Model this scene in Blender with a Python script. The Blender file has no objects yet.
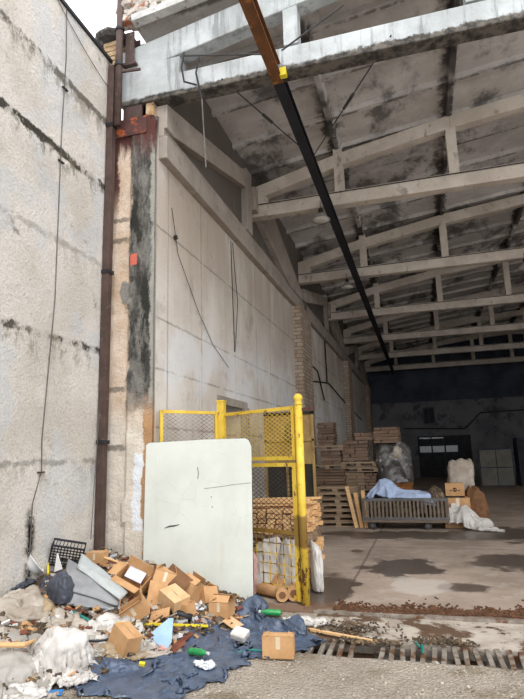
import bpy, bmesh, math, random
from mathutils import Vector, Matrix, Euler, noise as mn
R = math.radians
PI = math.pi
SC = bpy.context.scene
COL = SC.collection
random.seed(7)

# ------------------------------------------------------------------ camera
CAMZ = 1.7
MW = Matrix(((0.9595, -0.0795, -0.2704), (0.2805, 0.1757, 0.9436), (-0.0275, -0.9812, 0.1909)))
FPX = 545.0
CAMLOC = Vector((0, 0, CAMZ))
cd = bpy.data.cameras.new('camera')
cam = bpy.data.objects.new('camera', cd)
COL.objects.link(cam)
cd.sensor_fit = 'AUTO'
cd.sensor_width = 36.0
cd.lens = FPX / 699.0 * 36.0
cd.clip_start = 0.05
cd.clip_end = 300
rx, dn, fw = MW.col[0].normalized(), MW.col[1].normalized(), MW.col[2].normalized()
rot = Matrix((rx, -dn, -fw)).transposed()
cam.matrix_world = Matrix.Translation(CAMLOC) @ rot.to_4x4()
SC.camera = cam


def ray(x, y):
    return MW @ Vector((x - 262.0, y - 349.5, FPX))


def on_y(x, y, Y):
    d = ray(x, y)
    return CAMLOC + d * (Y / d.y)


def on_x(x, y, X):
    d = ray(x, y)
    return CAMLOC + d * (X / d.x)


def on_z(x, y, z=0.0):
    d = ray(x, y)
    return CAMLOC + d * ((z - CAMZ) / d.z)


def fbm(x, y, z=0.0, o=4):
    return mn.fractal(Vector((x, y, z)), 1.0, 2.0, o)


WX = -4.04      # face of the left building
IX = -3.33      # face of the hangar's side wall
FY = 6.42       # front of the facade pillar


def heap(x, y):
    """height of the rubbish heap above the yard"""
    h = 0.66 - 0.285 * (x + 4.04) - 0.135 * max(0.0, 6.3 - y)
    h += 0.05 * fbm(x * 1.7, y * 1.7, 3.0)
    h = max(h, -0.02)
    if h > 0:
        h *= 1.0
    return h


def spot(x, y, lift=0.0):
    """the point of the heap (or yard) seen at a place in the photograph, raised by lift"""
    d = ray(x, y).normalized()
    t = 2.0
    while t < 30:
        p = CAMLOC + d * t
        if p.z < max(0.0, heap(p.x, p.y) if p.y < 6.45 else 0.0) + lift:
            return p
        t += 0.01
    return p


# ------------------------------------------------------------------ materials
def lin(c):
    if isinstance(c, str):
        c = c.lstrip('#')
        c = [int(c[i:i + 2], 16) / 255 for i in (0, 2, 4)]
    return tuple(v / 12.92 if v <= 0.04045 else ((v + 0.055) / 1.055) ** 2.4 for v in c[:3]) + (1.0,)


class G:
    def __init__(self, name, coords='object'):
        self.m = bpy.data.materials.new(name)
        self.m.use_nodes = True
        self.t = self.m.node_tree
        self.b = self.t.nodes['Principled BSDF']
        if coords == 'object':
            self.P = self.t.nodes.new('ShaderNodeTexCoord').outputs['Object']
        else:
            self.P = self.t.nodes.new('ShaderNodeNewGeometry').outputs['Position']
        s = self.t.nodes.new('ShaderNodeSeparateXYZ')
        self.t.links.new(self.P, s.inputs[0])
        self.x, self.y, self.z = s.outputs

    def put(self, sock, v):
        if isinstance(v, bpy.types.NodeSocket):
            self.t.links.new(v, sock)
        elif v is not None:
            sock.default_value = v

    def math(self, op, a, b=None, c=None, clamp=False):
        n = self.t.nodes.new('ShaderNodeMath')
        n.operation = op
        n.use_clamp = clamp
        self.put(n.inputs[0], a)
        self.put(n.inputs[1], b)
        self.put(n.inputs[2], c)
        return n.outputs[0]

    def noise(self, scale, detail=4, rough=0.55, stretch=None, dist=0.0, off=None):
        v = self.P
        if stretch or off:
            mp = self.t.nodes.new('ShaderNodeMapping')
            if stretch:
                mp.inputs['Scale'].default_value = stretch
            if off:
                mp.inputs['Location'].default_value = off
            self.t.links.new(v, mp.inputs['Vector'])
            v = mp.outputs[0]
        n = self.t.nodes.new('ShaderNodeTexNoise')
        n.inputs['Scale'].default_value = scale
        n.inputs['Detail'].default_value = detail
        n.inputs['Roughness'].default_value = rough
        n.inputs['Distortion'].default_value = dist
        self.t.links.new(v, n.inputs['Vector'])
        return n.outputs['Fac']

    def voronoi(self, scale, feature='F1', out='Distance'):
        n = self.t.nodes.new('ShaderNodeTexVoronoi')
        n.feature = feature
        n.inputs['Scale'].default_value = scale
        self.t.links.new(self.P, n.inputs['Vector'])
        return n.outputs[out]

    def step(self, v, lo, hi):
        n = self.t.nodes.new('ShaderNodeMapRange')
        n.interpolation_type = 'SMOOTHSTEP'
        self.put(n.inputs['Value'], v)
        n.inputs['From Min'].default_value = lo
        n.inputs['From Max'].default_value = hi
        n.clamp = True
        return n.outputs['Result']

    def band(self, v, c, half, soft):
        d = self.math('ABSOLUTE', self.math('SUBTRACT', v, c))
        return self.math('SUBTRACT', 1.0, self.step(d, half, half + soft))

    def mul(self, a, b):
        return self.math('MULTIPLY', a, b, clamp=True)

    def mx(self, a, b):
        return self.math('MAXIMUM', a, b)

    def mix(self, fac, a, b):
        n = self.t.nodes.new('ShaderNodeMix')
        n.data_type = 'RGBA'
        self.put(n.inputs[0], fac)
        for s, v in ((n.inputs[6], a), (n.inputs[7], b)):
            self.put(s, lin(v) if isinstance(v, str) else v)
        return n.outputs[2]

    def bump(self, h, strength=0.4, dist=0.02):
        n = self.t.nodes.new('ShaderNodeBump')
        n.inputs['Strength'].default_value = strength
        n.inputs['Distance'].default_value = dist
        self.t.links.new(h, n.inputs['Height'])
        self.t.links.new(n.outputs[0], self.b.inputs['Normal'])

    def done(self, color, rough=0.85, metal=0.0, spec=0.3, alpha=None, trans=None):
        self.put(self.b.inputs['Base Color'], lin(color) if isinstance(color, str) else color)
        self.put(self.b.inputs['Roughness'], rough)
        self.b.inputs['Metallic'].default_value = metal
        self.b.inputs['Specular IOR Level'].default_value = spec
        if trans:
            self.b.inputs['Transmission Weight'].default_value = trans
        return self.m


def pmat(name, base, var=None, scale=5, rough=0.8, metal=0.0, bump=0.0, bscale=30, bdist=0.01,
         spots=(), coords='object', spec=0.3, stretch=None, trans=None):
    """base colour, a slow variation, stains (colour, scale, lo, hi), bump"""
    g = G(name, coords)
    c = lin(base)
    if var:
        c = g.mix(g.step(g.noise(scale, 5, 0.6, stretch), 0.35, 0.65), base, var)
    for s in spots:
        col, sc_, lo, hi = s[:4]
        st = s[4] if len(s) > 4 else None
        c = g.mix(g.step(g.noise(sc_, 6, 0.65, st, off=(3.1 + sc_, 1.7, 5.2)), lo, hi), c, col)
    if bump:
        g.bump(g.noise(bscale, 6, 0.65, stretch), bump, bdist)
    return g.done(c, rough, metal, spec, trans=trans)


M = {}


def mat_roughcast():
    g = G('white_roughcast', 'world')
    c = g.mix(g.step(g.noise(1.3, 5), 0.38, 0.66), '#e4ded6', '#d3cbc1')
    c = g.mix(g.math('MULTIPLY', g.step(g.noise(30, 4, 0.8), 0.50, 0.62), 0.30), c, '#b3a99d')
    c = g.mix(g.math('MULTIPLY', g.step(g.noise(55, 3, 0.8, off=(3, 3, 1)), 0.56, 0.66), 0.38), c, '#8b8278')
    c = g.mix(g.math('MULTIPLY', g.step(g.noise(11, 5, 0.8, off=(7, 3, 1)), 0.60, 0.70), 0.3), c, '#9a8e7e')
    patch = g.step(g.noise(0.9, 3, off=(4, 2, 7)), 0.52, 0.6)
    c = g.mix(g.math('MULTIPLY', patch, 0.35), c, '#c9d0d8')
    # slab joints with moss and black streaks
    nz = g.math('MULTIPLY', g.math('SUBTRACT', g.noise(7, 5, 0.7), 0.5), 0.16)
    zz = g.math('ADD', g.z, nz)
    for zj, half, st in ((1.69, 0.006, 0.45), (3.12, 0.02, 0.95), (4.32, 0.01, 0.3), (5.48, 0.03, 1.0), (6.5, 0.03, 0.8)):
        m = g.band(zz, zj, half, 0.045)
        m = g.mul(m, g.math('ADD', g.step(g.noise(2.6, 5, 0.7, off=(zj, zj * 3, 0)), 0.42, 0.54), 0.12))
        c = g.mix(g.math('MULTIPLY', m, st), c, '#47443c')
        low = g.mul(g.step(zz, zj - 0.42, zj - 0.03), g.math('SUBTRACT', 1.0, g.step(zz, zj - 0.02, zj + 0.05)))
        low = g.mul(low, g.step(g.noise(5, 6, 0.75, (1, 1, .55), off=(1, zj * 2, 2)), 0.48, 0.62))
        c = g.mix(g.math('MULTIPLY', low, st * 0.8), c, '#6f6552')
    c = g.mix(g.math('MULTIPLY', g.step(g.noise(2.6, 7, 0.75, off=(9, 3, 1)), 0.60, 0.72), 0.65), c, '#7d7566')
    # darker streaky edge beside the down pipe
    e = g.mul(g.step(g.math('ADD', g.y, nz), 6.2, 6.32), g.step(g.noise(3, 5, 0.7, (1, 1, .4)), 0.38, 0.6))
    c = g.mix(g.math('MULTIPLY', e, 0.8), c, '#4d4a44')
    # black burn mark under the cable
    d = g.band(g.math('ADD', g.y, g.math('MULTIPLY', nz, 0.8)), 5.06, 0.015, 0.09)
    d = g.mul(d, g.math('SUBTRACT', 1.0, g.step(g.z, 1.1, 1.35)))
    d = g.mul(d, g.step(g.noise(9, 5, 0.7), 0.35, 0.55))
    c = g.mix(d, c, '#151413')
    h = g.math('ADD', g.noise(38, 6, 0.7), g.math('MULTIPLY', g.noise(9, 5), 0.9))
    g.bump(h, 1.0, 0.035)
    return g.done(c, 0.95, spec=0.15)


def mat_innerwall():
    g = G('old_whitewash', 'world')
    c = g.mix(g.step(g.noise(0.8, 5), 0.35, 0.65), '#dad5ce', '#c6bdb3')
    # paint weathers warmer and dirtier towards the top
    up = g.mul(g.step(g.z, 3.2, 5.2), g.step(g.noise(1.1, 5, 0.6, (1, 1.4, .35)), 0.25, 0.6))
    c = g.mix(g.math('MULTIPLY', up, 0.7), c, '#a99b8b')
    run = g.step(g.noise(4.5, 6, 0.7, (1, 1, .12)), 0.55, 0.72)
    c = g.mix(g.math('MULTIPLY', run, 0.45), c, '#8d8071')
    nz = g.math('MULTIPLY', g.math('SUBTRACT', g.noise(7, 4), 0.5), 0.05)
    zz = g.math('ADD', g.z, nz)
    yy = g.math('ADD', g.y, nz)
    for zj in (2.1, 2.88, 3.58, 4.9):
        m = g.mul(g.band(zz, zj, 0.006, 0.02), g.step(g.noise(3, 4, off=(0, zj, zj)), 0.35, 0.5))
        c = g.mix(g.math('MULTIPLY', m, 0.5), c, '#5a5249')
    for yj in (8.07, 9.75, 11.2, 12.3, 13.6, 17.8, 20, 22, 24, 28, 32):
        m = g.mul(g.band(yy, yj, 0.008, 0.018), g.step(g.noise(2, 4, off=(yj, 0, 0)), 0.3, 0.5))
        c = g.mix(g.math('MULTIPLY', m, 0.45), c, '#6a6055')
    c = g.mix(g.math('MULTIPLY', g.step(g.noise(14, 6, 0.75), 0.60, 0.72), 0.5), c, '#6c645a')
    c = g.mix(g.math('MULTIPLY', g.step(g.noise(1.7, 7, 0.75, off=(2, 9, 4)), 0.55, 0.66), 0.4), c, '#8f877d')
    bl = g.mul(g.step(g.z, 2.2, 2.9), g.math('SUBTRACT', 1.0, g.step(g.z, 3.4, 4.2)))
    c = g.mix(g.math('MULTIPLY', g.mul(bl, g.step(g.noise(1.2, 4, off=(6, 1, 3)), 0.42, 0.56)), 0.5), c, '#d9dde2')
    recess_shade = g.step(g.math('ADD', g.z, g.math('MULTIPLY', g.noise(1.2, 4), 0.6)), 6.3, 6.9)  # recess shade above the edge truss chord, painted into the wall colour
    c = g.mix(g.math('MULTIPLY', recess_shade, 0.9), c, '#4f4843')
    g.bump(g.noise(16, 6, 0.6), 0.35, 0.02)
    return g.done(c, 0.9, spec=0.15)


def mat_pillar():
    g = G('weathered_pillar_plaster', 'world')
    nz = g.math('MULTIPLY', g.math('SUBTRACT', g.noise(2.6, 5, 0.65), 0.5), 0.22)
    nf = g.math('MULTIPLY', g.math('SUBTRACT', g.noise(14, 5, 0.65), 0.5), 0.10)
    xx = g.math('ADD', g.x, g.math('ADD', nz, nf))
    c = g.mix(g.step(g.noise(3, 5), 0.35, 0.65), '#d8c6b4', '#c6ae97')
    c = g.mix(g.step(g.math('ADD', g.z, g.math('MULTIPLY', nz, 4)), 1.9, 2.6), '#d3cabd', c)
    c = g.mix(g.math('MULTIPLY', g.step(g.noise(26, 5, 0.7), 0.58, 0.7), 0.45), c, '#80766a')
    # black mossy half
    dark = g.step(xx, -3.74, -3.68)
    dc = g.mix(g.step(g.noise(6, 6, 0.75, (1, 1, .35)), 0.38, 0.62), '#3f3d3b', '#7b7973')
    dc = g.mix(g.step(g.noise(3, 5, 0.7, (1, 1, .3), off=(5, 5, 5)), 0.52, 0.6), dc, '#34332f')
    hi = g.step(g.math('ADD', g.z, g.math('MULTIPLY', nz, 3)), 2.2, 2.6)
    c = g.mix(g.mul(dark, hi), c, dc)
    # paler right arris
    c = g.mix(g.mul(g.step(xx, -3.39, -3.35), hi), c, '#9c9a92')
    # brown painted stripe and white patch low down
    lo = g.math('SUBTRACT', 1.0, hi)
    c = g.mix(g.mul(g.step(xx, -3.46, -3.44), lo), c, '#b08a66')
    wp = g.mul(g.band(xx, -3.52, 0.055, 0.012), g.band(g.math('ADD', g.z, nz), 1.28, 0.46, 0.03))
    c = g.mix(wp, c, '#dfe3e8')
    # cement patches
    cm = g.mul(g.band(xx, -3.75, 0.07, 0.02), g.band(g.math('ADD', g.z, nz), 3.95, 0.14, 0.03))
    c = g.mix(cm, c, '#88857f')
    for zp in (4.72, 5.03, 2.62, 1.85):
        q = g.mul(g.band(g.math('ADD', g.z, nf), zp, 0.02, 0.03), g.math('SUBTRACT', 1.0, g.step(xx, -3.78, -3.68)))
        c = g.mix(g.math('MULTIPLY', q, 0.75), c, '#6b6459')
    rd = g.mul(g.band(g.x, -3.63, 0.04, 0.015), g.band(g.math('ADD', g.z, nf), 4.4, 0.07, 0.02))
    c = g.mix(rd, c, '#c9695a')
    # red lead runs from the steel shoe
    run = g.step(g.math('ADD', g.z, g.math('MULTIPLY', g.noise(9, 4, 0.6, (1, 1, .15)), 1.3)), 6.55, 6.95)
    c = g.mix(run, c, '#5a3a36')
    c = g.mix(g.mul(g.band(xx, -3.99, 0.05, 0.04), g.step(g.z, 4.9, 5.6)), c, '#5b3d39')
    g.bump(g.math('ADD', g.noise(30, 6, 0.7), g.math('MULTIPLY', g.noise(7, 5), 1.2)), 0.7, 0.03)
    return g.done(c, 0.95, spec=0.15)


def mat_floor():
    g = G('worn_concrete_floor', 'world')
    c = g.mix(g.step(g.noise(0.7, 6, 0.6), 0.35, 0.65), '#a8988a', '#8c7d70')
    c = g.mix(g.math('MULTIPLY', g.step(g.noise(3.2, 6, 0.7, off=(2, 6, 0)), 0.5, 0.65), 0.6), c, '#aba197')
    c = g.mix(g.math('MULTIPLY', g.step(g.noise(9, 6, 0.7), 0.58, 0.7), 0.5), c, '#5f564f')
    n1 = g.math('MULTIPLY', g.math('SUBTRACT', g.noise(1.9, 6, 0.68), 0.5), 2.6)

    def puddle(cx, cy, rx_, ry_):
        a = g.math('DIVIDE', g.math('SUBTRACT', g.x, cx), rx_)
        b = g.math('DIVIDE', g.math('SUBTRACT', g.y, cy), ry_)
        r = g.math('SQRT', g.math('ADD', g.math('MULTIPLY', a, a), g.math('MULTIPLY', b, b)))
        return g.math('SUBTRACT', 1.0, g.step(g.math('ADD', r, n1), 0.7, 1.0))
    wet = puddle(-0.45, 8.85, 0.62, 0.75)
    for a in ((0.35, 7.7, 0.32, 0.35), (-1.3, 7.4, 0.35, 1.0), (1.3, 9.6, 0.8, 0.9), (-0.2, 12.2, 2.6, 0.7), (1.6, 12.6, 0.9, 1.2), (-1.25, 10.2, 0.12, 0.2)):
        wet = g.mx(wet, puddle(*a))
    c = g.mix(g.math('MULTIPLY', wet, 0.85), c, '#453c36')
    pale = puddle(-0.15, 7.75, 0.45, 0.6)
    c = g.mix(g.math('MULTIPLY', pale, 0.7), c, '#bdb4ab')
    # slab joint
    j = g.band(g.math('ADD', g.x, g.math('MULTIPLY', n1, 0.02)), -1.05, 0.012, 0.015)
    c = g.mix(g.math('MULTIPLY', j, 0.6), c, '#4b433d')
    j = g.band(g.math('ADD', g.y, g.math('MULTIPLY', n1, 0.02)), 10.6, 0.012, 0.02)
    c = g.mix(g.math('MULTIPLY', j, 0.4), c, '#4b433d')
    # rust coloured dirt along the threshold
    e = g.math('SUBTRACT', 1.0, g.step(g.math('ADD', g.y, g.math('MULTIPLY', n1, .35)), 6.5, 6.75))
    c = g.mix(g.math('MULTIPLY', e, 0.8), c, '#6b4f3c')
    rg = g.math('SUBTRACT', 0.85, g.math('MULTIPLY', wet, 0.5))
    g.bump(g.noise(11, 6, 0.65), 0.3, 0.015)
    return g.done(c, rg, spec=0.35)


def mat_yard():
    g = G('gravelly_yard_concrete', 'world')
    c = g.mix(g.step(g.noise(1.1, 6, 0.65), 0.36, 0.64), '#d6cabb', '#bcb0a1')
    c = g.mix(g.math('MULTIPLY', g.step(g.voronoi(38), 0.25, 0.5), 0.22), c, '#7d7367')
    c = g.mix(g.math('MULTIPLY', g.step(g.noise(24, 6, 0.75), 0.56, 0.68), 0.6), c, '#ddd6ca')
    c = g.mix(g.math('MULTIPLY', g.step(g.noise(13, 6, 0.75, off=(3, 3, 3)), 0.57, 0.68), 0.4), c, '#6b6055')
    c = g.mix(g.math('MULTIPLY', g.step(g.noise(2.1, 5, off=(8, 1, 0)), 0.55, 0.66), 0.6), c, '#8d7d62')
    h = g.math('ADD', g.noise(30, 6, 0.75), g.math('MULTIPLY', g.voronoi(40), 0.8))
    g.bump(h, 1.0, 0.05)
    return g.done(c, 0.95, spec=0.15)


def mat_roof():
    g = G('sooty_roof_slab', 'world')
    c = g.mix(g.step(g.noise(0.9, 6, 0.65), 0.35, 0.65), '#cbc7c3', '#b0aba7')
    c = g.mix(g.math('MULTIPLY', g.step(g.noise(0.7, 6, 0.7, (1, .6, 1), off=(2, 7, 1)), 0.50, 0.62), 0.75), c, '#3c3837')
    c = g.mix(g.math('MULTIPLY', g.step(g.noise(6, 6, 0.75), 0.58, 0.68), 0.5), c, '#a5a09b')
    c = g.mix(g.math('MULTIPLY', g.step(g.noise(10, 6, 0.75, off=(4, 4, 4)), 0.6, 0.7), 0.6), c, '#443f3d')
    # leaking slab joints streaked black, and broken dark lines along the cross ribs
    wob = g.math('MULTIPLY', g.math('SUBTRACT', g.noise(3, 5, 0.7), 0.5), 0.5)
    for xr in (-1.3, 1.05, 3.45, 5.7):
        m = g.mul(g.band(g.math('ADD', g.x, wob), xr - .06, 0.07, 0.12), g.step(g.noise(.8, 3, off=(xr, 2, 0)), 0.36, 0.5))
        c = g.mix(g.math('MULTIPLY', m, 0.85), c, '#2c2928')
    fr_ = g.math('FRACT', g.math('DIVIDE', g.math('ADD', g.y, g.math('MULTIPLY', wob, .3)), 1.18))
    m = g.mul(g.band(fr_, 0.40, 0.03, 0.06), g.step(g.noise(1.5, 5, 0.7, off=(1, 8, 2)), 0.45, 0.55))
    c = g.mix(g.math('MULTIPLY', m, 0.7), c, '#3a3634')
    g.bump(g.noise(14, 6, 0.65), 0.4, 0.02)
    return g.done(c, 0.95, spec=0.1)


def mat_truss(name, a, b, dirt):
    g = G(name, 'world')
    c = g.mix(g.step(g.noise(1.5, 5, 0.6), 0.35, 0.65), a, b)
    c = g.mix(g.math('MULTIPLY', g.step(g.noise(5, 6, 0.75, (1, 1, .5)), 0.56, 0.68), 0.6), c, dirt)
    c = g.mix(g.math('MULTIPLY', g.step(g.noise(30, 4, 0.7), 0.6, 0.7), 0.4), c, dirt)
    g.bump(g.noise(18, 6, 0.65), 0.35, 0.02)
    return g.done(c, 0.9, spec=0.15)


def mat_front_truss():
    g = G('peeling_white_truss', 'world')
    c = g.mix(g.step(g.noise(1.8, 5, 0.6), 0.35, 0.65), '#bcc0c1', '#a3a7a7')
    c = g.mix(g.math('MULTIPLY', g.step(g.noise(7, 6, 0.7, (1, 1, .10)), 0.50, 0.66), 0.7), c, '#777a79')
    # lower strip of the bottom chord is blackish with a ragged upper edge
    nz = g.math('MULTIPLY', g.math('SUBTRACT', g.noise(4, 5, 0.7), 0.5), 0.22)
    low = g.math('SUBTRACT', 1.0, g.step(g.math('ADD', g.z, nz), 6.86, 6.90))
    dk = g.mix(g.step(g.noise(5, 6, 0.7), 0.4, 0.6), '#3a3735', '#6b665f')
    c = g.mix(low, c, dk)
    g.bump(g.noise(18, 6, 0.65), 0.4, 0.02)
    return g.done(c, 0.9, spec=0.15)


def mat_brick():
    g = G('whitewashed_brick', 'world')
    n = g.t.nodes.new('ShaderNodeTexBrick')
    mp = g.t.nodes.new('ShaderNodeCombineXYZ')
    g.put(mp.inputs[0], g.math('ADD', g.x, g.y))
    g.put(mp.inputs[1], g.z)
    g.t.links.new(mp.outputs[0], n.inputs['Vector'])
    n.inputs['Scale'].default_value = 1.0
    n.inputs['Brick Width'].default_value = 0.30
    n.inputs['Row Height'].default_value = 0.11
    n.inputs['Mortar Size'].default_value = 0.012
    n.inputs['Color1'].default_value = lin('#b8aa9a')
    n.inputs['Color2'].default_value = lin('#a08b78')
    n.inputs['Mortar'].default_value = lin('#7d746a')
    c = g.mix(g.math('MULTIPLY', g.step(g.noise(3, 5), 0.5, 0.65), 0.5), n.outputs['Color'], '#8f6f5a')
    g.bump(n.outputs['Fac'], 0.6, -0.015)
    return g.done(c, 0.9, spec=0.15)


def mat_wood(name, a, b, grain=(1, 12, 12), scale=3, dark='#5d4630'):
    g = G(name)
    c = g.mix(g.step(g.noise(scale, 5, 0.6, grain), 0.3, 0.7), a, b)
    oi = g.t.nodes.new('ShaderNodeObjectInfo').outputs['Random']
    c = g.mix(g.math('MULTIPLY', oi, 0.45), c, dark)
    g.bump(g.noise(scale * 4, 5, 0.6, grain), 0.3, 0.004)
    return g.done(c, 0.8, spec=0.2)


def mat_yellow():
    g = G('chipped_yellow_paint', 'world')
    c = g.mix(g.step(g.noise(4, 5), 0.35, 0.65), '#dcbd48', '#cfac38')
    ch = g.step(g.noise(16, 6, 0.75), 0.62, 0.66)
    lowm = g.math('MULTIPLY', g.math('SUBTRACT', 1.0, g.step(g.z, 0.2, 1.3)), 0.09)
    ch = g.mx(ch, g.step(g.math('ADD', g.noise(9, 6, 0.7, (1, 1, .6)), lowm), 0.60, 0.65))
    band = g.mul(g.band(g.math('ADD', g.z, g.math('MULTIPLY', g.noise(6, 4), 0.2)), 0.92, 0.16, 0.05), 0.8)
    ch = g.mx(ch, band)
    c = g.mix(ch, c, '#69472c')
    g.bump(g.noise(20, 5, 0.6), 0.25, 0.006)
    return g.done(c, 0.6, spec=0.4)


def mat_board():
    g = G('cracked_white_sheet', 'object')
    c = g.mix(g.step(g.noise(1.5, 5, 0.6), 0.35, 0.65), '#d6dad3', '#cbcfc7')
    cr = g.voronoi(3.3, 'DISTANCE_TO_EDGE')
    cr = g.math('SUBTRACT', 1.0, g.step(g.math('ADD', cr, g.math('MULTIPLY', g.noise(12, 4), 0.02)), 0.012, 0.018))
    cr = g.mul(cr, g.step(g.noise(1.4, 3, off=(2, 2, 9)), 0.5, 0.58))
    c = g.mix(g.math('MULTIPLY', cr, 0.3), c, '#8f928c')
    c = g.mix(g.math('MULTIPLY', g.step(g.noise(9, 6, 0.75), 0.62, 0.7), 0.25), c, '#b0aa98')
    run = g.step(g.noise(5, 5, 0.7, (1, 1, .1)), 0.6, 0.75)
    c = g.mix(g.math('MULTIPLY', run, 0.25), c, '#b7ae97')
    g.bump(g.noise(26, 5, 0.6), 0.2, 0.006)
    return g.done(c, 0.6, spec=0.35)


M['roughcast'] = mat_roughcast()
M['inner'] = mat_innerwall()
M['pillar'] = mat_pillar()
M['floor'] = mat_floor()
M['yard'] = mat_yard()
M['threshold'] = pmat('cracked_threshold_concrete', '#b5aca0', '#9c9287', 3, 0.9, bump=0.5, bscale=16, bdist=0.02, coords='world', spec=0.2, spots=(('#5d4939', 1.6, 0.50, 0.56), ('#7a6d60', 9, 0.58, 0.66), ('#4a3a2e', 4.5, 0.60, 0.66)))
M['roof'] = mat_roof()
M['truss'] = mat_truss('grey_whitewashed_truss', '#cdc3b7', '#b7ac9f', '#6c6157')
M['edge_beam'] = mat_truss('grey_edge_beam', '#a79d93', '#938a81', '#665d55')
M['front_truss'] = mat_front_truss()
M['brick'] = mat_brick()
M['yellow'] = mat_yellow()
M['board'] = mat_board()
M['board_edge'] = pmat('frayed_board_edge', '#6c6256', '#463e36', 12)
M['back_wall'] = pmat('grubby_back_wall', '#77777a', '#636468', 0.6, 0.9, coords='world', bump=0.2, bscale=10, spots=(('#4c4d50', 1.4, 0.52, 0.66),))  # bluish grey puts the far haze into the wall colour
M['back_dark'] = pmat('dark_cladding', '#4b505c', '#3a3e48', 1.0, 0.9, coords='world')  # dark tone lifted towards blue, painting depth haze into the cladding
M['brown_steel'] = pmat('brown_painted_steel', '#54423d', '#44352f', 6, 0.65, spots=(('#74665c', 14, 0.6, 0.7),), coords='world', spec=0.35)
M['rust_steel'] = pmat('rusted_steel_plate', '#5b3a33', '#473031', 6, 0.8, bump=0.3, bscale=30, spots=(('#a6562f', 7, 0.52, 0.62),), coords='world')
M['rail_rust'] = pmat('rusty_brown_rail', '#704a2c', '#5c3c26', 5, 0.75, coords='world', bump=0.2, spots=(('#94632f', 8, 0.55, 0.66),))
M['black_steel'] = pmat('blackened_steel', '#23222a', '#1b1a20', 5, 0.6, coords='world', spec=0.4)
M['dark_steel'] = pmat('dark_grey_steel', '#3c3a3a', '#2b2929', 5, 0.6, spec=0.4)
M['steel_bar'] = pmat('worn_steel_bar', '#a39b91', '#82776b', 7, 0.55, metal=0.3, bump=0.2, coords='world', spots=(('#6a4a34', 5, 0.5, 0.62),))
M['trench'] = pmat('damp_black_silt', '#2f2822', '#1f1a17', 6, 0.95, coords='world')
M['cable'] = pmat('dark_rubber_cable', '#2b2826', '#3a3532', 5, 0.7)
M['grey_cable'] = pmat('grey_plastic_cable', '#6f6a66', '#5c5753', 5, 0.7)
M['stone'] = pmat('blackened_capstone', '#4f4a47', '#35312f', 6, 0.95, bump=0.6, bscale=14, bdist=0.03, spots=(('#7c766f', 9, 0.55, 0.68),))
M['pier'] = pmat('crumbling_yellow_brick', '#c2a98a', '#a5865f', 9, 0.95, bump=0.7, bscale=16, bdist=0.03, spots=(('#6c5a49', 11, 0.55, 0.66),))
M['rubble'] = pmat('mortar_rubble', '#c9c2b9', '#aaa098', 9, 0.95, bump=0.7, bscale=12, bdist=0.03, spots=(('#a96b4c', 5, 0.56, 0.62), ('#6f665e', 14, 0.58, 0.68)))
M['fascia'] = pmat('white_slab_edge', '#d0d0ce', '#b3b1ad', 5, 0.9, bump=0.4, bscale=14, coords='world', spots=(('#77726c', 6, 0.56, 0.68),))
M['cardboard'] = pmat('brown_cardboard', '#c49b70', '#b48b60', 6, 0.85, bump=0.08, bscale=20, spots=(('#8f6b47', 4, 0.62, 0.75),))
M['cardboard_dark'] = pmat('dark_brown_cardboard', '#7c5a3e', '#6a4b33', 6, 0.85)
M['cardboard_pale'] = pmat('pale_brown_cardboard', '#d6b48c', '#c7a277', 6, 0.85)
M['tape'] = pmat('clear_packing_tape', '#cdbb9e', '#d8cab4', 9, 0.35, spec=0.5)
M['white_plastic'] = pmat('white_woven_plastic', '#cfccc8', '#bcb7b1', 5, 0.6, bump=0.25, bscale=30, bdist=0.008, spots=(('#a99b8a', 4, 0.60, 0.75),))
M['dirty_plastic'] = pmat('dirty_white_plastic', '#b3aa9f', '#978b7d', 4, 0.6, bump=0.3, bscale=26, bdist=0.008, spots=(('#7d6c58', 6, 0.55, 0.70),))
M['beige_bag'] = pmat('beige_sacking', '#a99679', '#8c7a62', 5, 0.8, bump=0.3, bscale=30, bdist=0.008, spots=(('#d6ccbd', 4, 0.58, 0.7),))
M['grey_film'] = pmat('greyish_plastic_film', '#aeaaa4', '#96918a', 4, 0.35, bump=0.3, bscale=18, bdist=0.01, spots=(('#85796a', 6, 0.58, 0.72),), spec=0.5)
M['slate_bag'] = pmat('slate_grey_refuse_bag', '#474b57', '#383c47', 6, 0.45, bump=0.35, bscale=26, bdist=0.01, spec=0.5)
M['tarp'] = pmat('dark_blue_plastic_sheet', '#536178', '#414d60', 5, 0.36, bump=0.35, bscale=22, bdist=0.012, spots=(('#6c7888', 9, 0.60, 0.72), ('#9a968e', 30, 0.68, 0.74)), spec=0.5)
M['foam'] = pmat('grey_foam_sheet', '#949597', '#838487', 5, 0.7, bump=0.15, bscale=30, spots=(('#7b7a78', 5, 0.6, 0.72),))
M['foam_pale'] = pmat('pale_foam_sheet', '#b3b8b7', '#a2a7a7', 5, 0.7, spots=(('#8f8d89', 6, 0.6, 0.72),))
M['black_plastic'] = pmat('black_plastic', '#26262b', '#1d1d21', 5, 0.5, spec=0.45)
M['white_enamel'] = pmat('white_basin', '#e4e4e3', '#d6d7d7', 5, 0.35, spec=0.5)
M['yellow_plastic'] = pmat('yellow_plastic', '#dcc92e', '#cdb824', 5, 0.5, spec=0.4)
M['blue_paper'] = pmat('pale_blue_paper', '#a8c6de', '#98b7d1', 5, 0.8)
M['white_paper'] = pmat('white_paper', '#e0e2e6', '#d2d4da', 5, 0.8)
M['lilac_paper'] = pmat('lilac_white_paper', '#cfd2e4', '#c4c7da', 5, 0.7)
M['green_plastic'] = pmat('green_bottle_plastic', '#2f9a55', '#257f46', 7, 0.25, spec=0.5)
M['blue_plastic'] = pmat('blue_plastic', '#2f77b8', '#2869a6', 7, 0.5)
M['teal_plastic'] = pmat('teal_plastic', '#2a8f83', '#227a70', 7, 0.5)
M['pink_plastic'] = pmat('faded_pink_plastic', '#d2aaa3', '#c39a93', 7, 0.5)
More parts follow.
